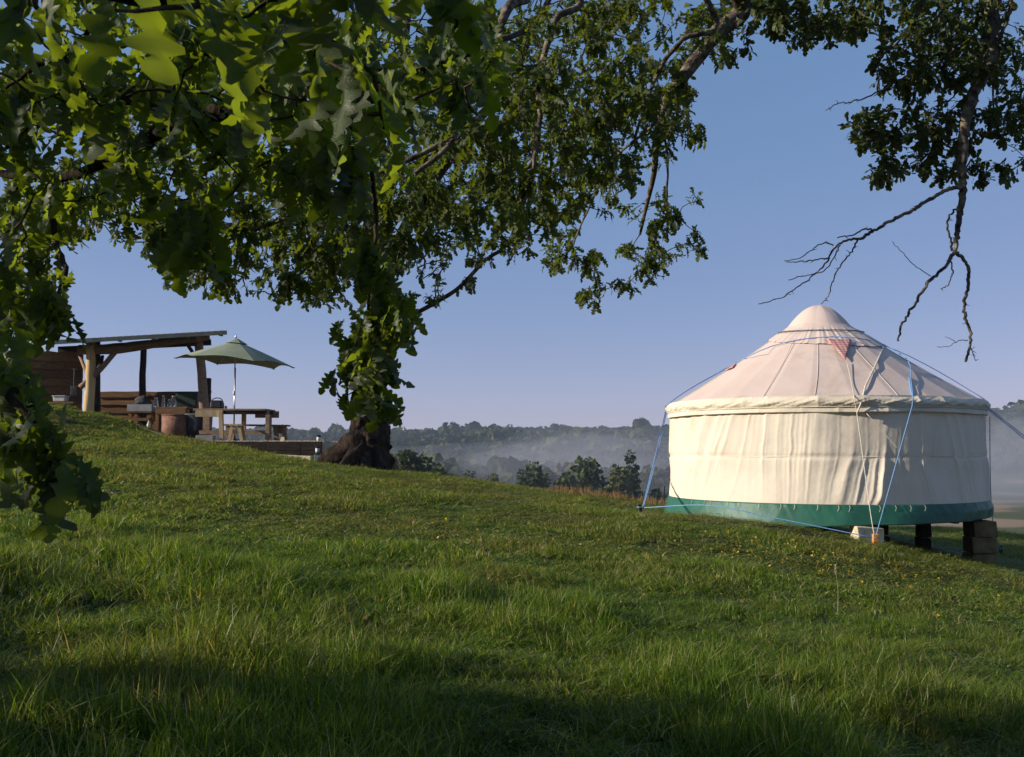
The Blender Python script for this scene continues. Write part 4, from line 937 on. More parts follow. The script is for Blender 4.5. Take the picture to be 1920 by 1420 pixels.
# ================================================================= NEAR OAK (tree B), trunk left of and behind the camera
bx_, by_ = -8.2, -1.5
nob = empty('oak_tree', (bx_, by_, gz(bx_, by_)-.05)); tag(nob, 'near oak whose big green leaves hang across the top left of the view', 'tree')
gb = gz(bx_, by_)
gnarled([Vector((bx_, by_, gb-.3)), Vector((bx_, by_, gb+1)), Vector((bx_+.1, by_+.1, gb+2.4)), Vector((bx_+.1, by_+.2, gb+4)), Vector((bx_, by_, gb+6)), Vector((bx_-.2, by_, gb+8))], [.62, .45, .40, .34, .22, .1], 'trunk', nob, M['bark'], 28, 8, .15, 5)
skB = []
TB = Vector((bx_+.1, by_+.1, gb+2.2))
L = [([TB, Vector((-5.2, 1.0, 3.5)), P(-160, 175, 4.0), P(0, 166, 4.0), P(180, 168, 3.9), P(330, 200, 3.7), P(450, 214, 3.6), P(640, 205, 3.8), P(800, 130, 4.2), P(980, 60, 4.8)], .075, .014),
     ([P(430, 214, 3.62), P(370, 212, 3.66), P(320, 232, 3.75), P(230, 290, 4.0), P(110, 335, 4.3), P(0, 325, 4.5)], .035, .018),
     ([P(105, 336, 4.3), P(98, 390, 4.25), P(104, 450, 4.2), P(122, 510, 4.1), P(100, 565, 3.9), P(60, 620, 3.6)], .016, .009),
     ([P(200, 168, 3.9), P(120, 205, 3.9), P(50, 250, 3.9), P(-20, 300, 4)], .014, .007),
     ([P(190, 30, 3.0), P(130, 95, 3.1), P(60, 130, 3.2), P(0, 175, 3.3)], .010, .006),
     ([TB, Vector((-4.5, .6, 3.2)), Vector((-2.2, 1.2, 2.75)), P(100, -60, 1.5), P(450, -60, 1.5), P(760, -40, 1.6)], .06, .006),
     ([TB, Vector((-5.5, 1.2, 1.9)), Vector((-2.6, 1.8, 1.95)), P(-60, 690, 2.5), P(20, 745, 2.45), P(70, 800, 2.4), P(95, 870, 2.4)], .03, .004),
     ([P(640, 205, 3.8), P(690, 300, 4.2), P(705, 400, 4.4), P(700, 480, 4.4), P(690, 580, 4.4), P(688, 690, 4.4), P(698, 745, 4.4)], .013, .005),
     ([TB+Vector((0, 0, 1.8)), Vector((-5, 1.5, 5.2)), Vector((-1.5, 4.5, 5.9)), Vector((.6, 6.6, 5.6)), P(1385, -10, 8.2), P(1340, 65, 8.2), P(1270, 160, 8.1), P(1238, 225, 8.0), P(1225, 330, 8.6), P(1200, 440, 9)], .16, .012),
     ([Vector((.6, 6.6, 5.6)), P(1340, 25, 7.6), P(1280, 75, 7.6), P(1232, 140, 7.6), P(1190, 260, 7.6)], .03, .012),
     ([Vector((-1.5, 4.5, 5.9)), P(960, -80, 6.5), P(950, 20, 6.2), P(900, 120, 6.0), P(850, 260, 5.8), P(760, 340, 5.7)], .05, .012),
     ([Vector((-1.5, 4.5, 5.9)), P(1060, -60, 7), P(1040, 40, 7), P(1010, 140, 7), P(1012, 230, 7), P(995, 330, 7), P(960, 420, 7)], .035, .010),
     ([P(1012, 230, 7), P(1000, 300, 7), P(945, 345, 7), P(850, 390, 7)], .018, .008),
     ([P(1240, 215, 8), P(1252, 300, 8.6), P(1250, 380, 9), P(1252, 450, 9.2)], .012, .008),
     ([P(1238, 225, 8.0), P(1150, 300, 8.6), P(1100, 400, 9), P(1070, 470, 9.2)], .014, .007),
     ([P(850, 260, 5.8), P(700, 330, 5.8), P(560, 400, 5.8), P(430, 450, 5.8)], .02, .008),
     ([Vector((-5, 1.5, 5.2)), P(100, -60, 6), P(200, 90, 6), P(230, 220, 6), P(180, 360, 6)], .05, .012),
     ([P(105, 450, 4.2), P(40, 560, 4.2), P(10, 680, 4.2), P(5, 800, 4.0), P(10, 930, 3.8)], .010, .005)]
for i, (pts, a, c) in enumerate(L): skB += limb(nob, pts, a, c, M['bark'] if i < 8 else M['bark_lichen'], 'branch', 8, 6, .1, .004)
for v in ((-11, .5, 4.6), (-10.5, 3, 4), (-9, 3.6, 5), (-6.5, 3.8, 4.2), (-6, -3, 4.5), (-11, -3, 5), (-8, 2.2, 2.6), (-5.4, 3.2, 3.0), (-9, 1, 6.8), (-5.5, -.8, 5.5), (-10.5, 1.5, 2.6), (-4, -3, 6.2), (0, -2.5, 6.4), (1, 1.5, 6.6), (4, 0, 6.2), (-3, -5, 4), (1, -6, 4.2), (5, -5.5, 4)):
    v = Vector(v); s0 = TB+Vector((0, 0, random.uniform(0, 2))); skB += limb(nob, [s0, s0.lerp(v, .5)+Vector((0, 0, .4)), v], .09, .02, M['bark'], 'branch', 7)
# foliage in the frame: (px, py, rx, ry, depth range, rosettes)
near_bl = [(150, -10, 140, 60, 1.15, 1.5, 3), (420, -20, 160, 60, 1.3, 1.7, 5), (620, 10, 120, 70, 1.4, 1.8, 5), (790, 0, 110, 70, 1.5, 1.9, 5), (480, 190, 90, 70, 1.8, 2.3, 3), (690, 170, 110, 80, 1.8, 2.4, 5), (560, 110, 200, 90, 1.9, 2.5, 6)]
mid_bl = [(160, 90, 230, 120, 2.8, 5.0, 52), (480, 130, 200, 130, 2.6, 4.8, 50), (780, 120, 190, 130, 2.8, 5.0, 55), (130, 260, 190, 120, 3.2, 5.5, 42), (420, 300, 190, 120, 3.2, 5.2, 42), (640, 320, 160, 90, 3.4, 5.6, 30),
          (350, 465, 85, 45, 3.0, 3.5, 9), (60, 420, 80, 90, 3.4, 4.8, 18), (40, 560, 60, 80, 3.2, 4.4, 15), (110, 600, 30, 30, 3.4, 3.8, 4),
          (15, 700, 30, 60, 2.4, 3.0, 3), (60, 790, 45, 40, 2.3, 2.6, 3), (115, 840, 45, 35, 2.3, 2.6, 2), (95, 915, 50, 35, 2.3, 2.6, 3), (20, 880, 25, 60, 2.3, 2.8, 3),
          (700, 530, 38, 30, 4.2, 4.7, 8), (738, 598, 58, 32, 4.2, 4.7, 10), (690, 640, 45, 45, 4.2, 4.6, 9), (645, 690, 32, 22, 4.2, 4.6, 5), (715, 710, 40, 35, 4.2, 4.6, 9), (705, 755, 32, 26, 4.2, 4.6, 4), (650, 745, 8, 8, 4.3, 4.5, 1)]
far_bl = [(900, 150, 170, 150, 5.4, 8, 93), (1080, 110, 180, 120, 6.5, 9, 120), (1200, 60, 120, 80, 7, 9, 53), (1150, 250, 110, 110, 6.8, 9.4, 73), (1010, 290, 130, 130, 6.4, 8.4, 80), (880, 330, 110, 110, 5.6, 7.6, 53),
          (1260, 190, 45, 90, 7.6, 8.8, 27), (1110, 370, 70, 50, 8, 9.6, 21), (1070, 470, 55, 40, 8.8, 9.6, 19), (1170, 500, 80, 45, 8.8, 9.8, 28), (1100, 555, 26, 26, 9, 9.5, 5), (1260, 450, 55, 45, 8.8, 9.6, 17),
          (1230, 400, 40, 40, 8.8, 9.4, 8), (1315, 470, 22, 8, 9, 9.3, 3), (1305, 370, 14, 8, 9, 9.3, 2), (960, 440, 50, 40, 6.8, 7.4, 14), (620, 420, 130, 80, 5.4, 6.6, 46), (480, 400, 130, 90, 5.4, 6.6, 46),
          (760, 400, 100, 80, 5.6, 6.8, 37), (250, 330, 160, 90, 5.4, 6.6, 32), (570, 520, 70, 50, 5.4, 6.4, 19), (420, 510, 60, 40, 5.4, 6.4, 10), (160, 400, 80, 50, 5.4, 6.4, 14), (1290, 150, 40, 40, 7.8, 8.8, 10), (1290, 240, 30, 30, 7.8, 8.8, 7), (1330, 60, 50, 50, 7.6, 9, 15), (1030, 400, 60, 60, 6.8, 8.4, 10), (330, 400, 60, 50, 5.2, 6.4, 10)]
tg = []; cls = []
for k, bls in enumerate((near_bl, mid_bl, far_bl)):
    for bl in bls:
        q = blob(*bl); tg += q; cls += [k]*len(q)
# the crown's sunward side, out of the frame; shaped to shade the foreground, thinned to let sun reach the sprays
def sungap(p):
    for x0, ya, yb, za, zb, pr in ((-.6, 3.9, 4.9, 1.5, 2.9, .9), (-.4, 1.1, 2.6, 1.9, 2.8, .8), (-1.1, 2.0, 2.8, .9, 2.0, .75), (-1.4, 2.8, 5.2, 2.7, 4.4, .5)):
        t = (p.x-x0)/tosun.x; y = p.y-tosun.y*t; z = p.z-tosun.z*t
        if ya < y < yb and za < z < zb and random.random() < pr: return True
    return False
cnt = 0
while cnt < 1800:
    v = np.random.normal(0, 1, 3); v = v/np.linalg.norm(v)*np.random.rand()**.38
    p = Vector((-8.3+5.0*v[0], .9+4.7*v[1], 3.5+2.5*v[2]))
    if p.y > .30*p.x+6.15+random.uniform(-.5, .5): continue
    if p.y > .2 and p.x > -.62*p.y-.8: continue
    if sungap(p): continue
    if p.z < gz(p.x, p.y)+.7: continue
    if p.z > 4.4 and random.random() < (.88 if p.y < 1.8 else .35): continue
    tg.append(p); cls.append(3); cnt += 1
cnt = 0
while cnt < 1500:      # unseen crown over the camera, added to dim sky light on the foreground
    v = np.random.normal(0, 1, 3); v = v/np.linalg.norm(v)*np.random.rand()**.4
    p = Vector((.3+6.0*v[0], -.8+4.6*v[1], 6.2+1.5*v[2]))
    if p.z < 5.0 or p.z-EYE < .50*p.y+.2: continue
    tg.append(p); cls.append(3); cnt += 1
cnt = 0
while cnt < 900:       # unseen low boughs behind the camera, added to block sky light
    v = np.random.normal(0, 1, 3); v = v/np.linalg.norm(v)*np.random.rand()**.4
    p = Vector((1.0+7.0*v[0], -5.2+3.2*v[1], 3.8+2.8*v[2]))
    if p.z < gz(p.x, p.y)+.9: continue
    tg.append(p); cls.append(3); cnt += 1
tw, dr_ = grow(skB, tg, sag=.04); twig_part(nob, tw, .0035, 'twigs', M['twig'])
cls = np.array(cls); PP = []; RR_ = []; SS = []; CC = []
for k, (s0, nl, dp) in enumerate(((.135, (3, 5), .9), (.13, (6, 9), 1.0), (.105, (7, 11), .45), (.175, (7, 10), .5))):
    ids = np.where(cls == k)[0]; a, b2, c = rosettes([tg[i] for i in ids], dr_[ids], s0, nl, dp); PP.append(a); RR_.append(b2); SS.append(c); CC.append(np.full(len(a), k))
CC = np.concatenate(CC); PP = np.concatenate(PP); RR_ = np.concatenate(RR_); SS = np.concatenate(SS)
sel = CC < 3
q = PP-CAMP; near_bad = (np.linalg.norm(q, axis=1) < .85)
front = (CC < 2) & ~near_bad; back = CC == 2
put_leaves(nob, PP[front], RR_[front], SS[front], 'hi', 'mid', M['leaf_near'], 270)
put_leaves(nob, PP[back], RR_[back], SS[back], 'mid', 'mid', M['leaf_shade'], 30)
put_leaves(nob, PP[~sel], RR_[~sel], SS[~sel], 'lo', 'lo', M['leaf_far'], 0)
# ================================================================= RIGHT-HAND OAK (tree C), trunk beyond the right edge
cx0, cy0 = 9.6, 5.2
noc = empty('oak_tree', (cx0, cy0, gz(cx0, cy0)-.05)); tag(noc, 'oak limb with small leaves and bare twigs hanging down at the upper right', 'tree')
gc = gz(cx0, cy0)
gnarled([Vector((cx0, cy0, gc-.3)), Vector((cx0, cy0, gc+1)), Vector((cx0-.1, cy0, gc+3)), Vector((cx0-.3, cy0+.3, gc+5)), Vector((cx0-.5, cy0+.5, gc+8))], [.6, .42, .36, .3, .14], 'trunk', noc, M['bark'], 28, 8, .15, 9)
D = 8.6
skC = []; top = Vector((cx0-.3, cy0+.3, gc+5))
main = [top, Vector((7.2, 6.6, 6.4)), P(1900, -130, 8.3), P(1862, 0, D), P(1857, 60, D), P(1856, 110, D), P(1832, 165, D), P(1810, 230, D), P(1806, 300, D), P(1805, 350, D), P(1801, 400, D), P(1795, 440, D), P(1791, 474, D)]
LC = [(main, .10, .017, 1), ([P(1791, 474, D), P(1772, 500, D-.05), P(1742, 528, D-.1), P(1722, 560, D-.15), P(1703, 590, D-.2), P(1690, 612, D-.2), P(1684, 640, D-.2)], .017, .008, 1),
      ([P(1791, 472, D), P(1808, 490, D+.05), P(1816, 520, D+.1), P(1810, 560, D+.1), P(1808, 592, D+.1), P(1818, 620, D+.1), P(1820, 645, D+.1), P(1811, 678, D+.1)], .016, .011, 1),
      ([P(1798, 388, D), P(1783, 402, D+.1), P(1777, 425, D+.1), P(1784, 450, D+.1), P(1784, 470, D)], .009, .009, 1),
      ([P(1783, 490, D), P(1786, 512, D+.1), P(1776, 535, D+.1), P(1764, 542, D+.1)], .007, .004, 1),
      ([P(1745, 518, D-.1), P(1715, 498, D-.2), P(1692, 474, D-.3), P(1673, 453, D-.3)], .004, .0025, 0),
      ([P(1815, 638, D+.1), P(1795, 640, D), P(1778, 650, D), P(1757, 651, D)], .004, .002, 0), ([P(1793, 642, D), P(1780, 634, D), P(1772, 632, D)], .003, .002, 0),
      ([P(1818, 650, D+.1), P(1826, 664, D+.1), P(1829, 676, D+.1)], .005, .003, 1),
      ([P(1806, 352, D), P(1780, 355, D-.1), P(1755, 367, D-.2), P(1725, 385, D-.3), P(1700, 400, D-.4), P(1665, 418, D-.5), P(1640, 432, D-.5), P(1612, 448, D-.55)], .020, .012, 2),
      ([P(1612, 448, D-.55), P(1585, 452, D-.6), P(1562, 468, D-.6), P(1552, 488, D-.6), P(1530, 513, D-.6), P(1495, 540, D-.6), P(1460, 560, D-.6), P(1422, 570, D-.6)], .011, .003, 2),
      ([P(1640, 432, D-.5), P(1622, 430, D-.6), P(1600, 440, D-.7), P(1570, 446, D-.7)], .008, .005, 2),
      ([P(1562, 460, D-.6), P(1545, 455, D-.7), P(1520, 470, D-.7), P(1497, 485, D-.7), P(1470, 490, D-.7)], .006, .003, 2),
      ([P(1556, 484, D-.6), P(1525, 488, D-.6), P(1500, 491, D-.6), P(1474, 492, D-.6)], .006, .003, 2),
      ([P(1575, 460, D-.6), P(1560, 490, D-.65), P(1540, 510, D-.65), P(1505, 518, D-.65), P(1478, 525, D-.65)], .006, .003, 2),
      ([P(1608, 450, D-.55), P(1595, 475, D-.5), P(1575, 500, D-.5), P(1560, 530, D-.5), P(1555, 552, D-.5), P(1540, 570, D-.5)], .008, .003, 2),
      ([P(1852, 20, D), P(1825, 45, D), P(1790, 90, D), P(1745, 128, D), P(1690, 148, D), P(1640, 175, D), P(1600, 190, D), P(1570, 196, D), P(1547, 208, D)], .014, .003, 1),
      ([P(1850, 118, D), P(1822, 135, D), P(1800, 155, D+.2), P(1795, 175, D+.3), P(1760, 210, D+.4), P(1735, 260, D+.4)], .012, .005, 1),
      ([P(1830, 170, D), P(1790, 200, D+.3), P(1745, 250, D+.4), P(1700, 300, D+.5)], .008, .003, 1),
      ([P(1808, 240, D), P(1840, 250, D+.3), P(1880, 265, D+.4), P(1930, 300, D+.4)], .006, .003, 1),
      ([P(1900, -130, 8.3), P(1900, -20, 8.4), P(1890, 30, 8.5), P(1870, 90, 8.6), P(1862, 160, 8.9), P(1870, 260, 9)], .03, .006, 1),
      ([Vector((7.2, 6.6, 6.4)), P(1760, -120, 8.2), P(1600, -70, 8.3), P(1480, -30, 8.4), P(1400, 60, 8.5)], .05, .006, 1),
      ([P(1760, -120, 8.2), P(1740, -20, 8.4), P(1700, 60, 8.6), P(1640, 120, 8.8)], .02, .005, 1),
      ([P(1550, -60, 8.3), P(1540, 20, 8.6), P(1510, 70, 8.7), P(1475, 92, 8.7)], .008, .003, 1)]
spurs = MB()
for pts, a, c, kind in LC:
    r_ = limb(noc, pts, a, c, M['bark_lichen'], 'branch', 7, 7, .22 if kind else .1, .010 if kind == 1 else .006)
    if kind != 2: skC += [q for q in r_ if q.z > P(0, 330, D).z]
    if kind:   # short spurs and lichen knobs
        for q in r_[3:-1:2]:
            if random.random() < .5: d = Vector((random.uniform(-1, 1), random.uniform(-1, 1), random.uniform(-.6, .6))).normalized(); rr = a*.5; spurs.tube([q, q+d*random.uniform(.02, .045)], [max(.0035, rr*.5), .0015], 5)
spurs.build('spurs', M['bark_lichen'], noc)['kind'] = 'stuff'
tC = []
for bl in ((1640, 20, 260, 50, 8, 9.6, 202), (1400, 25, 110, 40, 8, 9, 46), (1380, 100, 40, 25, 8.3, 8.8, 11), (1560, 60, 120, 25, 8.3, 9, 46), (1770, 100, 90, 60, 8.3, 9.6, 81), (1690, 130, 60, 60, 8.6, 9.3, 46), (1760, 210, 70, 70, 8.6, 9.4, 59),
           (1660, 240, 60, 40, 8.6, 9.4, 35), (1690, 290, 55, 40, 8.7, 9.4, 27), (1650, 330, 26, 12, 8.8, 9.3, 7), (1770, 300, 55, 45, 8.8, 9.4, 30), (1860, 80, 70, 80, 8.4, 9.4, 54), (1880, 230, 40, 40, 8.7, 9.3, 22), (1850, 320, 35, 25, 8.8, 9.3, 12), (1890, 160, 40, 60, 8.7, 9.4, 19),
           (1625, 235, 38, 40, 8.6, 9.3, 14), (1655, 315, 40, 22, 8.7, 9.3, 9), (1890, 335, 25, 18, 8.8, 9.3, 5), (1860, 240, 45, 30, 8.7, 9.3, 9), (1750, -100, 260, 60, 7.8, 9.4, 135), (1910, 210, 20, 30, 8.6, 9.2, 7), (1915, 280, 14, 30, 8.6, 9.2, 4)): tC += blob(*bl)
for _ in range(260):
    v = np.random.normal(0, 1, 3); v = v/np.linalg.norm(v)*np.random.rand()**.4; tC.append(Vector((9.6+2.8*v[0], 4.8+3.2*v[1], 6.6+2.0*v[2])))
tw, dr_ = grow(skC+[top, top+Vector((0, 0, 1)), top+Vector((0, 0, 2))], tC, sag=.03); twig_part(noc, tw, .003, 'twigs', M['twig'])
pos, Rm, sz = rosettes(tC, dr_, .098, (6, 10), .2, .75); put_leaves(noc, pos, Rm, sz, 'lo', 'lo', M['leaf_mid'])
# ================================================================= GRASS
def grass_mat(name, ga, gb_, dry, tr):
    m, nt, b = new_mat(name); geo = N(nt, 'ShaderNodeNewGeometry'); oi = N(nt, 'ShaderNodeObjectInfo')
    at = N(nt, 'ShaderNodeAttribute', attribute_name='v')
    ad = N(nt, 'ShaderNodeMath', operation='ADD'); nt.links.new(at.outputs['Fac'], ad.inputs[0]); nt.links.new(oi.outputs['Random'], ad.inputs[1]); fr = N(nt, 'ShaderNodeMath', operation='FRACT'); nt.links.new(ad.outputs[0], fr.inputs[0])
    c = ramp(nt, fr.outputs[0], [(0, ga), (.6, gb_), (.88, tuple(q*1.3 for q in gb_)), (.93, dry)])
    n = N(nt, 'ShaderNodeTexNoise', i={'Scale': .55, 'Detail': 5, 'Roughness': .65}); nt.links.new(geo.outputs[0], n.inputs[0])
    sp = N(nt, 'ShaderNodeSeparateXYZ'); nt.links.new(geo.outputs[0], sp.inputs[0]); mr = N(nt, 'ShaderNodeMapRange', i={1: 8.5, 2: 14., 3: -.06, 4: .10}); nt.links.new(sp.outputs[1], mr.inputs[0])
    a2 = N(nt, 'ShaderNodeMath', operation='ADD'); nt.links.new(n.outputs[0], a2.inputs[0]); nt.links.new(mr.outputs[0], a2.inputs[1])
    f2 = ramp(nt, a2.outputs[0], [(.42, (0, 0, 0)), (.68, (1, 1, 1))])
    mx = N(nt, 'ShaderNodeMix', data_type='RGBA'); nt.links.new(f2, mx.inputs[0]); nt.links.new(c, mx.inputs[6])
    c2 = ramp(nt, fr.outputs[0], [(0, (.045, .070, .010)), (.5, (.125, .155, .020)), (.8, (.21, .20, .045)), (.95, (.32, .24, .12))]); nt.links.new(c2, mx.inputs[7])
    nt.links.new(mx.outputs[2], b.inputs['Base Color']); b.inputs['Roughness'].default_value = .45; b.inputs['Specular IOR Level'].default_value = .35
    t2 = N(nt, 'ShaderNodeMix', data_type='RGBA', blend_type='MULTIPLY', i={0: 1.}); nt.links.new(mx.outputs[2], t2.inputs[6]); t2.inputs[7].default_value = (*tr, 1)
    add_transl(m, t2.outputs[2], .42)
    return m
M['grass'] = grass_mat('meadow_grass', (.034, .068, .006), (.125, .195, .014), (.34, .29, .14), (2.0, 1.9, .9))
M['dry_grass'] = noisy('dry_grass', (.18, .11, .045), (.30, .20, .09), 3, .9, 0)
lib = bpy.data.collections.new('grass_tufts'); lib2 = bpy.data.collections.new('grass_tufts_far'); lib3 = bpy.data.collections.new('dry_tufts'); lib4 = bpy.data.collections.new('flowers')
HR = .15
def tuft(name, coll, nb, rad, h0, h1, w_, segs, mat, lean, seed, extra=0):
    rs = np.random.RandomState(seed); vs = []; fs = []; at = []; n = 0
    for k in range(nb):
        a = rs.rand()*6.283; r = rad*math.sqrt(rs.rand()); x, y = r*math.cos(a), r*math.sin(a); h = rs.uniform(h0, h1)*(1-.35*r/rad)
        la = rs.rand()*6.283; ln = HR*(abs(rs.normal(0, lean))*h+.25*h*r/rad); dx, dy = math.cos(la)*ln, math.sin(la)*ln
        fa = rs.rand()*3.14; wx, wy = math.cos(fa)*w_/2, math.sin(fa)*w_/2; ww = rs.uniform(.6, 1.3); v = rs.rand(); drp = rs.rand()**2*.5
        for i in range(segs+1):
            t = i/segs; wd = ww*(1-t**1.6)*(1 if i < segs else 0)
            px, py, pz = x+dx*t*t, y+dy*t*t, h*(t-drp*t*t*t*min(1, ln/(HR*h)*1.2))-.015
            if i < segs: vs += [(px-wx*wd, py-wy*wd, pz), (px+wx*wd, py+wy*wd, pz)]; at += [v, v]
            else: vs += [(px, py, pz)]; at += [v]
        for i in range(segs-1): o = n+2*i; fs += [(o, o+1, o+3), (o, o+3, o+2)]
        o = n+2*(segs-1); fs += [(o, o+1, o+2)]; n += 2*segs+1
    me = fastmesh(name, np.array(vs), np.array(fs), 3, mat); a_ = me.attributes.new('v', 'FLOAT', 'POINT'); a_.data.foreach_set('value', np.array(at, dtype=np.float32))
    o = bpy.data.objects.new(name, me); coll.objects.link(o)
for i in range(6): tuft('tuft_%d' % i, lib, 62, .14, .45, 1.35, .0078, 4, M['grass'], .45 if i < 3 else 1.1, 100+i)
for i in range(6): tuft('tuftfar_%d' % i, lib2, 60, .2, .45, 1.2, .011, 2, M['grass'], .6, 200+i)
for i in range(3): tuft('dry_%d' % i, lib3, 30, .12, .6, 1.2, .012, 2, M['dry_grass'], .25, 300+i)
def flower(name, col):
    b_ = MB()
    for k in range(5): a = k*1.2566; b_.add([(0, 0, .11), (.016*math.cos(a-.4), .016*math.sin(a-.4), .117), (.024*math.cos(a), .024*math.sin(a), .114), (.016*math.cos(a+.4), .016*math.sin(a+.4), .117)], [(0, 1, 2, 3)])
    b_.tube([(0, 0, 0), (.003, 0, .06), (0, 0, .11)], .0015, 3)
    me = bpy.data.meshes.new(name); me.from_pydata(b_.v, [], b_.f); me.materials.append(col); o = bpy.data.objects.new(name, me); lib4.objects.link(o)
for i, c in enumerate(((.75, .50, .03), (.80, .58, .04), (.70, .42, .03), (.70, .62, .2), (.75, .52, .03), (.75, .6, .1))): flower('flower_%d' % i, noisy('petal_%d' % i, c, tuple(q*.85 for q in c), 10, .7, 0))
def scatter(name, pts, rot, scl, idx, coll, label, cat):
    me = bpy.data.meshes.new(name); n = len(pts); me.vertices.add(n); me.vertices.foreach_set('co', np.ascontiguousarray(pts, dtype=np.float32).ravel())
    for nm, ty, dat, key in (('rot', 'FLOAT_VECTOR', rot, 'vector'), ('scl', 'FLOAT_VECTOR', scl, 'vector'), ('idx', 'INT', idx, 'value')):
        a = me.attributes.new(nm, ty, 'POINT'); a.data.foreach_set(key, np.ascontiguousarray(dat, dtype=np.int32 if ty == 'INT' else np.float32).ravel())
    o = bpy.data.objects.new(name, me); COL.objects.link(o); tag(o, label, cat, kind='stuff')
    ng = bpy.data.node_groups.new(name+'_nodes', 'GeometryNodeTree'); ng.interface.new_socket('Geometry', in_out='INPUT', socket_type='NodeSocketGeometry'); ng.interface.new_socket('Geometry', in_out='OUTPUT', socket_type='NodeSocketGeometry')
    gi = ng.nodes.new('NodeGroupInput'); go = ng.nodes.new('NodeGroupOutput'); ip = ng.nodes.new('GeometryNodeInstanceOnPoints'); ci = ng.nodes.new('GeometryNodeCollectionInfo')
    ci.inputs['Collection'].default_value = coll; ci.inputs['Separate Children'].default_value = True; ci.inputs['Reset Children'].default_value = True
    def attr(nm, ty): q = ng.nodes.new('GeometryNodeInputNamedAttribute'); q.data_type = ty; q.inputs['Name'].default_value = nm; return q.outputs['Attribute']
    ng.links.new(gi.outputs[0], ip.inputs['Points']); ng.links.new(ci.outputs[0], ip.inputs['Instance']); ip.inputs['Pick Instance'].default_value = True
    ng.links.new(attr('idx', 'INT'), ip.inputs['Instance Index']); ng.links.new(attr('rot', 'FLOAT_VECTOR'), ip.inputs['Rotation']); ng.links.new(attr('scl', 'FLOAT_VECTOR'), ip.inputs['Scale'])
    ng.links.new(ip.outputs[0], go.inputs[0]); md = o.modifiers.new('scatter', 'NODES'); md.node_group = ng
    return o
def sample(y0, y1, dens, seed, marg=2.2, fn=None):
    rs = np.random.RandomState(seed); A = 0; W = .56*y1+marg; n = int(dens*(y1-y0)*2*W)
    x = rs.uniform(-W, W, n); y = rs.uniform(y0, y1, n); k = np.abs(x) < .56*y+marg
    x, y = x[k], y[k]
    k = ~((x > tx0-.02) & (x < tx1+.05) & (y > ty0-.12) & (y < ty1)) & ~((x > -13) & (x < -4.8) & (y > 26.6) & (y < 31.6))
    k &= ~((np.hypot(x-YX, y-YY) < 2.5)&(rs.rand(len(x)) < .5))
    if fn is not None: k &= fn(x, y, rs)
    return x[k], y[k], rs
def hmap(x, y):
    n_ = fbm(x*.8, y*.8, 50)/.94; c = np.clip((n_-.38)*2.6, 0, 1); tall = np.interp(y, [0, 5, 9, 13, 20, 30], [.17, .165, .13, .085, .065, .075])
    h = tall*(.30+1.25*c)
    big = np.clip((vnoise(x*1.9, y*1.9, 77)-.72)*5, 0, 1)*np.clip((11-y)/4, 0, 1)
    h = h*(1+.8*big)
    return np.where(np.hypot(x-YX, y-YY) < 4.5, h*.42, h)
GX = []; 
def make(name, x, y, rs, ref, coll, label, cat, hf=None, nidx=6):
    h = (hf(x, y) if hf else hmap(x, y))*rs.uniform(.75, 1.25, len(x)); z = g(x, y)
    scl = np.stack([ref+0*h, ref+0*h, h], -1)*rs.uniform(.85, 1.2, (len(x), 1)); rot = np.stack([rs.normal(0, .12, len(x)), rs.normal(0, .12, len(x)), rs.uniform(0, 6.28, len(x))], -1)
    scatter(name, np.stack([x, y, z], -1), rot, scl, rs.randint(0, nidx, len(x)), coll, label, cat)
x1, y1_, rs1 = sample(1.2, 9.5, 120, 1, fn=lambda x, y, r: (fbm(x*1.1, y*1.1, 90) > .36) | (r.rand(len(x)) < .6))
make('meadow_grass', x1, y1_, rs1, 1.0, lib, 'long green meadow grass in the foreground, partly in deep shade', 'grass')
x2, y2_, rs2 = sample(9.5, 33, 62, 2); make('short_grass', x2, y2_, rs2, 1.15, lib2, 'shorter green and straw coloured grass on the slope up to the crest', 'grass')
x3, y3_, rs3 = sample(20.5, 23.5, 45, 3, fn=lambda x, y, r: (x > .8) & (x < 4.2) & (y > 21.0) & (y < 22.4) & (r.rand(len(x)) < .35) & (r.rand(len(x)) < .8))
make('dry_grass', x3, y3_, rs3, 1.1, lib3, 'rusty dry grass on the crest left of the yurt', 'grass', hf=lambda x, y: .22+0*x, nidx=3)
rs4 = np.random.RandomState(5); fx = []; fy = []
for cx__, cy__, sx_, sy_, n in ((3.3, 13.2, .9, .5, 130), (2.2, 11.6, 1.5, .5, 60), (4.0, 12.3, 1.2, .5, 50), (-.2, 12.0, .8, .4, 25), (-.9, 14, 1.2, .8, 20), (1.5, 9.6, 2, .6, 14)):
    fx.append(rs4.normal(cx__, sx_, n)); fy.append(rs4.normal(cy__, sy_, n))
fx = np.concatenate(fx); fy = np.concatenate(fy); nf = len(fx)
scatter('wild_flowers', np.stack([fx, fy, g(fx, fy)+.0], -1), np.stack([rs4.normal(.3, .3, nf), rs4.normal(0, .3, nf), rs4.uniform(0, 6.28, nf)], -1), np.ones((nf, 3))*rs4.uniform(.45, .85, (nf, 1)), rs4.randint(0, 6, nf)*(rs4.rand(nf) > .3), lib4, 'small yellow wild flowers scattered in the grass before the yurt', 'flowers')
nl = 150; lx = rs4.uniform(-5, 6, nl); ly = 3+12*rs4.rand(nl)**1.3; lib5 = bpy.data.collections.new('fallen'); M['brown_leaf'] = noisy('fallen_leaf', (.10, .05, .02), (.22, .12, .05), 12, .8, .2)
for i in range(3): v_, f_ = LEAF['mid'][i]; o = bpy.data.objects.new('fallen_%d' % i, fastmesh('fallen', v_, f_, 3, M['brown_leaf'])); lib5.objects.link(o)
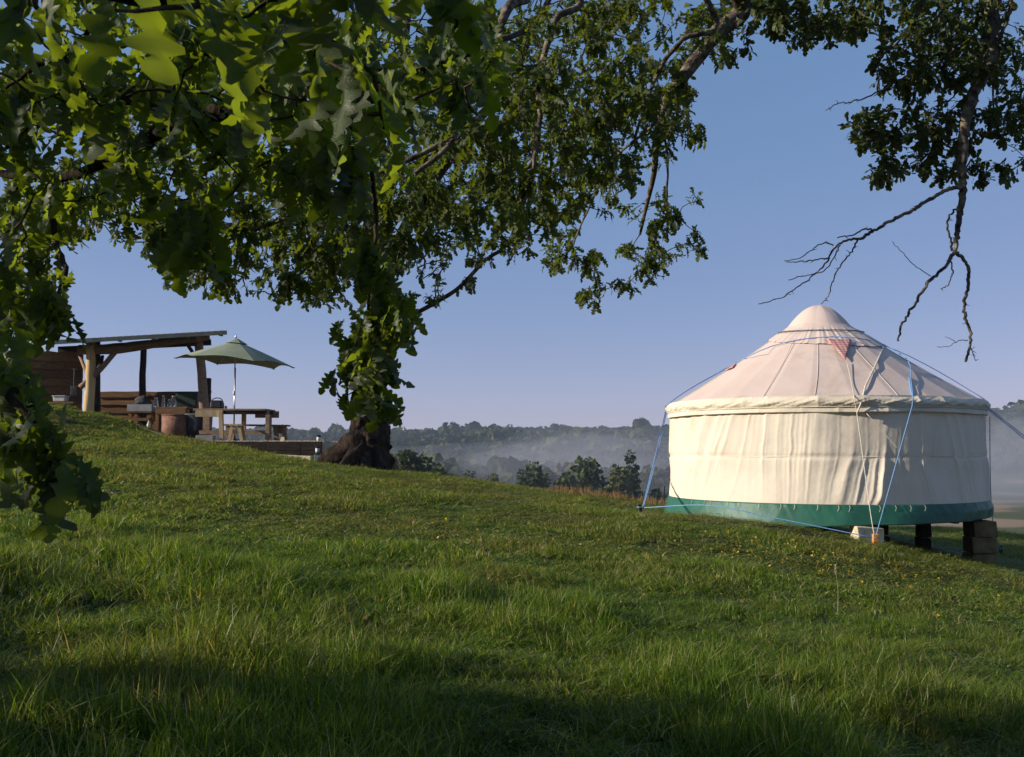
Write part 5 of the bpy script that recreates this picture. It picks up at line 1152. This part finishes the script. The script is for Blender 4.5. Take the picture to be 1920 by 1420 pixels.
scatter('fallen_leaves', np.stack([lx, ly, g(lx, ly)+hmap(lx, ly)*rs4.uniform(.3, .8, nl)], -1), rs4.normal(0, .5, (nl, 3))+np.stack([0*lx, 0*lx, rs4.uniform(0, 6.28, nl)], -1), np.ones((nl, 3))*rs4.uniform(.06, .10, (nl, 1)), rs4.randint(0, 3, nl), lib5, 'brown fallen oak leaves caught in the grass', 'leaves')
# seed head stalk and pale flower, large enough to pick out
def stalk(x, y, h, label, name='grass_stalk', flower_=False):
    z = gz(x, y); o = empty(name, (x, y, z)); tag(o, label, 'grass stalk' if not flower_ else 'flower'); b_ = MB(); b_.tube([(x, y, z), (x+.01, y, z+h*.5), (x-.01, y, z+h)], [.003, .0025, .0015], 5); b_.build('stem', M['pale_wood'], o)
    b_ = MB()
    for k in range(12): b_.tube([(x-.01, y, z+h-k*.008), (x-.01+.018*math.cos(k*2.4), y+.018*math.sin(k*2.4), z+h+.014-k*.006)], [.004, .001], 4)
    b_.build('seed_head', M['slab'] if flower_ else M['pale_wood'], o)
q = P(1570, 1130, 9.3); stalk(q.x, q.y, .48, 'single tall dry grass stalk standing in front of the yurt')
q = P(1490, 1310, 5.6); stalk(q.x, q.y, .17, 'small pale withered flower in the shaded foreground grass at the right', 'withered_flower', True)
# nettles and weeds beside the shelter, brush by the oak
weed = MB(); rsw = random.Random(4)
M['weed'] = leaf_mat('weed_green', (.03, .05, .014), (.05, .075, .02), (.06, .075, .035), (.12, .2, .03), .3, .6)
def bush(name, cx, cy, rx_, ry_, h, n, size, label, cat, mat, stems=True):
    z0 = gz(cx, cy); o = empty(name, (cx, cy, z0)); tag(o, label, cat); pts = []
    for _ in range(n):
        a = random.random()*6.28; r = math.sqrt(random.random()); x, y = cx+rx_*r*math.cos(a), cy+ry_*r*math.sin(a); pts.append(Vector((x, y, gz(x, y)+h*random.random()*(1.1-.7*r))))
    dirs = np.random.normal(0, 1, (n, 3)); dirs[:, 2] = np.abs(dirs[:, 2])*.6; pos, Rm, s_ = rosettes(pts, dirs, size, (4, 7), .1, 1.0)
    put_leaves(o, pos, Rm, s_, 'lo', 'lo', mat, 0)
    if stems:
        tws = [[(q.x+random.uniform(-.04, .04), q.y+random.uniform(-.04, .04), gz(q.x, q.y)), (q.x, q.y, gz(q.x, q.y)*.7+q.z*.3), tuple(q)] for q in pts[::2]]
        twig_part(o, tws, .004, 'stems', M['twig'])
for px, y, w_, h, lb in ((120, 25.9, .55, .30, 'low leafy weeds at the foot of the plank wall'), (200, 25.8, .5, .18, 'low green weeds right of the round front post'), (255, 25.6, .45, .13, 'short weeds in the grass left of the trough stand')):
    q = P(px, 780, y); bush('weed_clump', q.x, y, w_, .35, h, 60, .10, lb, 'weeds', M['weed'])
q = P(745, 872, 23.0); bush('brush_pile', q.x, 23.0, .42, .3, .34, 90, .055, 'grey brown heap of dead twigs right of the oak trunk', 'brush pile', noisy('dead_brush', (.09, .06, .05), (.17, .12, .10), 9, .9, .2))
q = P(675, 835, 21.75); bush('ivy_shoots', q.x, 21.75, .24, .12, .34, 26, .07, 'green shoots growing at the foot of the oak trunk', 'plant', M['weed'])
# ================================================================= VALLEY TREES
M['valley_a'] = leaf_mat('valley_leaf', (.030, .046, .016), (.050, .070, .022), (.05, .06, .03), (.10, .14, .02), .2, .7)
M['valley_b'] = leaf_mat('valley_leaf_yellow', (.070, .080, .018), (.11, .12, .025), (.08, .08, .03), (.18, .18, .03), .2, .7)
M['valley_c'] = leaf_mat('valley_leaf_dark', (.018, .030, .012), (.032, .046, .016), (.04, .05, .03), (.06, .09, .02), .15, .7)
QUAD = np.array([(-.5, 0, 0), (.5, 0, .05), (.55, .8, .1), (-.1, 1.1, -.1), (-.6, .7, .12)]); QF = np.array([(0, 1, 2), (0, 2, 3), (0, 3, 4)])
def crown_mesh(name, lobes, n, size, mat, rs, base):
    "leaf sprays spread over the shells of several lobes"
    ps = []; ds = []
    tot = sum(l[3]**2 for l in lobes)
    for (lx, ly, lz, lr, sq) in lobes:
        k = int(n*lr*lr/tot)+1; v = rs.normal(0, 1, (k, 3)); v /= np.linalg.norm(v, axis=1, keepdims=True); rr = lr*(rs.rand(k, 1)**.25)*(1+.10*rs.normal(0, 1, (k, 1)))
        ps.append(np.array([lx, ly, lz])+v*rr*np.array([1, 1, sq])); ds.append(v+rs.normal(0, .7, (k, 3)))
    ps = np.concatenate(ps); ds = np.concatenate(ds); Fm = frames(ds, rs.normal(0, 1, ds.shape)+np.array([0, 0, .6])); s = size*rs.uniform(.6, 1.5, len(ps))
    W_ = np.einsum('nij,vj->nvi', Fm*s[:, None, None], QUAD)+ps[:, None]-np.array(base)
    F_ = (QF[None]+np.arange(len(ps))[:, None, None]*5).reshape(-1, 3)
    me = fastmesh(name, W_.reshape(-1, 3), F_, 3, mat, False); a = me.attributes.new('v', 'FLOAT', 'POINT'); a.data.foreach_set('value', np.repeat(rs.rand(len(ps)), 5).astype(np.float32))
    return me
def vtree(px, y, ptop, wpx, label, mat, seed, n=1500, shape='round', zoff=0, group=None):
    rs = np.random.RandomState(seed); x = P(px, 850, y).x; z0 = gz(x, y); zt = P(0, ptop, y).z; h = max(3, zt-z0); w_ = 1.5*wpx/1867*y
    o = empty('tree', (x, y, z0)); tag(o, label, 'tree', group); lobes = []
    if shape == 'round':
        for k in range(13):
            a = rs.rand()*6.28; q = rs.rand(); zz = z0+h*(.24+.64*q); rr = w_*.5*(1-.5*abs(q-.35)/.65)*rs.uniform(.25, .62); lobes.append((x+math.cos(a)*rr, y+math.sin(a)*rr, zz, w_*rs.uniform(.16, .27), .85))
        lobes.append((x, y, z0+h*.9, w_*.16, 1.0))
    elif shape == 'bush':
        for k in range(9): a = rs.rand()*6.28; r = w_*.4*rs.rand(); lobes.append((x+math.cos(a)*r, y+math.sin(a)*r, z0+h*rs.uniform(.25, .8), w_*rs.uniform(.14, .22), .9))
    else:
        for k in range(9): q = k/8; lobes.append((x+rs.uniform(-.1, .1)*w_, y, z0+h*(.2+.75*q), w_*.42*(1-.75*q)+.2, 1.5))
    me = crown_mesh('crown', lobes, n, w_*{'round': .062, 'bush': .06, 'tall': .13}[shape], mat, rs, (x, y, z0)); c = bpy.data.objects.new('crown', me); COL.objects.link(c); c.parent = o
    b_ = MB(); tr_ = .028*h; b_.tube([(x, y, z0-.3), (x+rs.uniform(-.02, .02)*h, y, z0+h*.4), (x+rs.uniform(-.04, .04)*h, y, z0+h*.8)], [tr_, tr_*.7, tr_*.2], 7)
    for k in range(4): l = lobes[k*2]; b_.tube([(x, y, z0+h*.35), tuple(np.array([x, y, z0+h*.35])*.4+np.array(l[:3])*.6), l[:3]], [tr_*.5, tr_*.35, tr_*.12], 5)
    b_.build('trunk', M['bark_dark'], o, True)
VT = [(1065, 182, 880, 46, 'rounded green tree between the broad tree and the tall domed one', 'a', 'round'), (980, 172, 872, 40, 'dark rounded tree touching the left side of the broad tree in the mist', 'c', 'round'), (905, 160, 886, 36, 'low dark bush between the poplar pair and the yellowish tree', 'c', 'bush'), (765, 108, 842, 60, 'dark rounded tree just right of the oak trunk beyond the crest', 'a', 'round'), (795, 112, 850, 60, 'dark tree second right of the oak trunk beyond the crest', 'c', 'round'), (822, 125, 864, 46, 'slim dark tree at the end of the hedge line', 'c', 'round'), (850, 130, 874, 56, 'low dark bushy tree right of the hedge line', 'c', 'bush'),
      (722, 105, 842, 44, 'bushy tree half hidden behind the oak trunk', 'a', 'round'),
      (878, 150, 880, 16, 'narrow dark poplar, left one of a close pair in the valley', 'c', 'tall'), (887, 150, 882, 14, 'narrow dark poplar, right one of a close pair in the valley', 'c', 'tall'),
      (925, 165, 877, 34, 'yellowish bushy tree in the valley left of the tall bushy one', 'b', 'round'), (958, 165, 894, 34, 'small dull yellow bush between two valley trees', 'b', 'bush'),
      (1000, 175, 860, 56, 'broad bushy green tree standing in the mist left of centre', 'a', 'round'), (1032, 178, 892, 36, 'low shrub leaning against the broad tree in the mist', 'c', 'bush'),
      (1103, 190, 857, 64, 'tall domed dark green tree in the middle of the mist', 'a', 'round'), (1135, 192, 884, 40, 'low dark tree joined to the tall domed one in the mist', 'c', 'bush'),
      (1160, 185, 869, 54, 'yellow green tree between the domed tree and the yurt rope', 'b', 'round'), (1185, 200, 846, 34, 'narrow dark tree close to the left guy rope of the yurt', 'c', 'tall'), (1215, 190, 895, 40, 'low pinkish hedge bush behind the left peg of the yurt', 'b', 'bush'), (1245, 200, 880, 30, 'low dark tree against the left edge of the yurt wall', 'c', 'bush'),
      (545, 120, 818, 60, 'dark green tree beyond the bench end', 'a', 'bush'), (600, 125, 826, 50, 'yellowish bush behind the terrace lantern', 'b', 'bush'), (470, 120, 822, 70, 'dark bushy tree seen between the table legs', 'c', 'bush'), (635, 120, 832, 40, 'low green bush left of the oak trunk beyond the terrace', 'a', 'bush')]
for i, (px, y, pt, wp, lb, mt, shp) in enumerate(VT): vtree(px, y, pt, wp, lb, M['valley_'+mt], 500+i, 2000 if shp == 'round' else 900, shp)
# ---- the far wood: one mass of crowns
rs = np.random.RandomState(77); fxs = []; 
NT = 4600; yy = 330+620*rs.rand(NT*2)**.8; xx = (rs.rand(NT*2)*2-1)*(.60*yy+40)
zz = g(xx, yy); sl = (zz > (-15+3*vnoise(xx/60, yy/60, 4))) | ((xx < .22*yy) & (vnoise(xx/45, yy/45, 6) > .25)); xx, yy, zz = xx[sl][:NT], yy[sl][:NT], zz[sl][:NT]
tmpl = []
for k in range(8):
    r_ = np.random.RandomState(900+k); lob = [(r_.uniform(-.28, .28), r_.uniform(-.28, .28), r_.uniform(.45, .85), r_.uniform(.16, .30), .9) for _ in range(7)]+[(0, 0, .5, .34, 1.2)]
    ps = []; ds = []
    for l in lob:
        v = r_.normal(0, 1, (11, 3)); v /= np.linalg.norm(v, axis=1, keepdims=True); ps.append(np.array(l[:3])+v*l[3]); ds.append(v)
    ps = np.concatenate(ps); ds = np.concatenate(ds); Fm = frames(np.cross(ds, r_.normal(0, 1, ds.shape)), ds+r_.normal(0, .35, ds.shape)); tmpl.append(np.einsum('nij,vj->nvi', Fm*.26, QUAD-np.array([0, .5, 0]))+ps[:, None])
Vs = []; Fs = []; As = []; off = 0
for i in range(len(xx)):
    t = tmpl[rs.randint(8)]; h = rs.uniform(9, 15)*(1+.45*(rs.rand() < .05)); w_ = h*rs.uniform(.75, 1.15); a = rs.rand()*6.28; c_, s_ = math.cos(a), math.sin(a)
    q = t.copy(); q = np.stack([(q[..., 0]*c_-q[..., 1]*s_)*w_, (q[..., 0]*s_+q[..., 1]*c_)*w_, q[..., 2]*h], -1)+np.array([xx[i], yy[i], zz[i]-1.5])
    Vs.append(q.reshape(-1, 3)); Fs.append((QF[None]+np.arange(len(t))[:, None, None]*5).reshape(-1, 3)+off); As.append(np.full(len(t)*5, rs.rand())); off += len(t)*5
m, nt, b = new_mat('far_wood'); at = N(nt, 'ShaderNodeAttribute', attribute_name='v')
nt.links.new(ramp(nt, at.outputs['Fac'], [(0, (.014, .024, .010)), (.45, (.026, .038, .014)), (.8, (.045, .055, .018)), (1, (.075, .075, .025))]), b.inputs['Base Color']); b.inputs['Roughness'].default_value = .9; b.inputs['Specular IOR Level'].default_value = .1
me = fastmesh('forest', np.concatenate(Vs), np.concatenate(Fs), 3, m, False); a_ = me.attributes.new('v', 'FLOAT', 'POINT'); a_.data.foreach_set('value', np.concatenate(As).astype(np.float32))
forest = bpy.data.objects.new('forest', me); COL.objects.link(forest); tag(forest, 'dense wood covering the far side of the misty valley', 'forest', kind='stuff')
# ================================================================= AIR
def vol_mat(name, dens, col, an=.2):
    m = bpy.data.materials.new(name); m.use_nodes = True; nt = m.node_tree; nt.nodes.clear(); o = nt.nodes.new('ShaderNodeOutputMaterial'); v = nt.nodes.new('ShaderNodeVolumePrincipled')
    v.inputs['Density'].default_value = dens; v.inputs['Color'].default_value = (*col, 1); v.inputs['Anisotropy'].default_value = an; nt.links.new(v.outputs[0], o.inputs['Volume']); return m
b_ = MB(); b_.box((0, 675, 16.5), (3100, 2200, 79)); hz = b_.build('haze', vol_mat('haze_air', HAZE, (.66, .78, .95)), None); tag(hz, 'thin morning haze', 'haze', kind='stuff')
def bank(cx, cy, cz, rx_, ry_, rz_, dens, label, seed):
    rs = np.random.RandomState(seed); n, mm = 40, 20; v = []; f = []
    for j in range(mm+1):
        ph = math.pi*j/mm
        for k in range(n):
            th = 2*math.pi*k/n; d = np.array([math.sin(ph)*math.cos(th), math.sin(ph)*math.sin(th), math.cos(ph)])
            q = 1+.75*(float(fbm(np.array(d[0]*2.2+seed), np.array(d[2]*2.2+d[1]*1.7), seed, 3))-.47)
            v.append((cx+rx_*d[0]*q, cy+ry_*d[1]*q, cz+rz_*d[2]*q))
    for j in range(mm):
        for k in range(n): k2 = (k+1) % n; f.append((j*n+k, (j+1)*n+k, (j+1)*n+k2, j*n+k2))
    o = finish('mist_bank', v, f, vol_mat('mist', dens, (.86, .87, .95), .1), None, True); tag(o, label, 'mist', kind='stuff'); return o
def BK(px, py, y, rx_, ry_, rz_, d, lb, s): q = P(px, py, y); return bank(q.x, y, q.z, rx_, ry_, rz_, d, lb, s)
for a in BANKS: BK(*a)
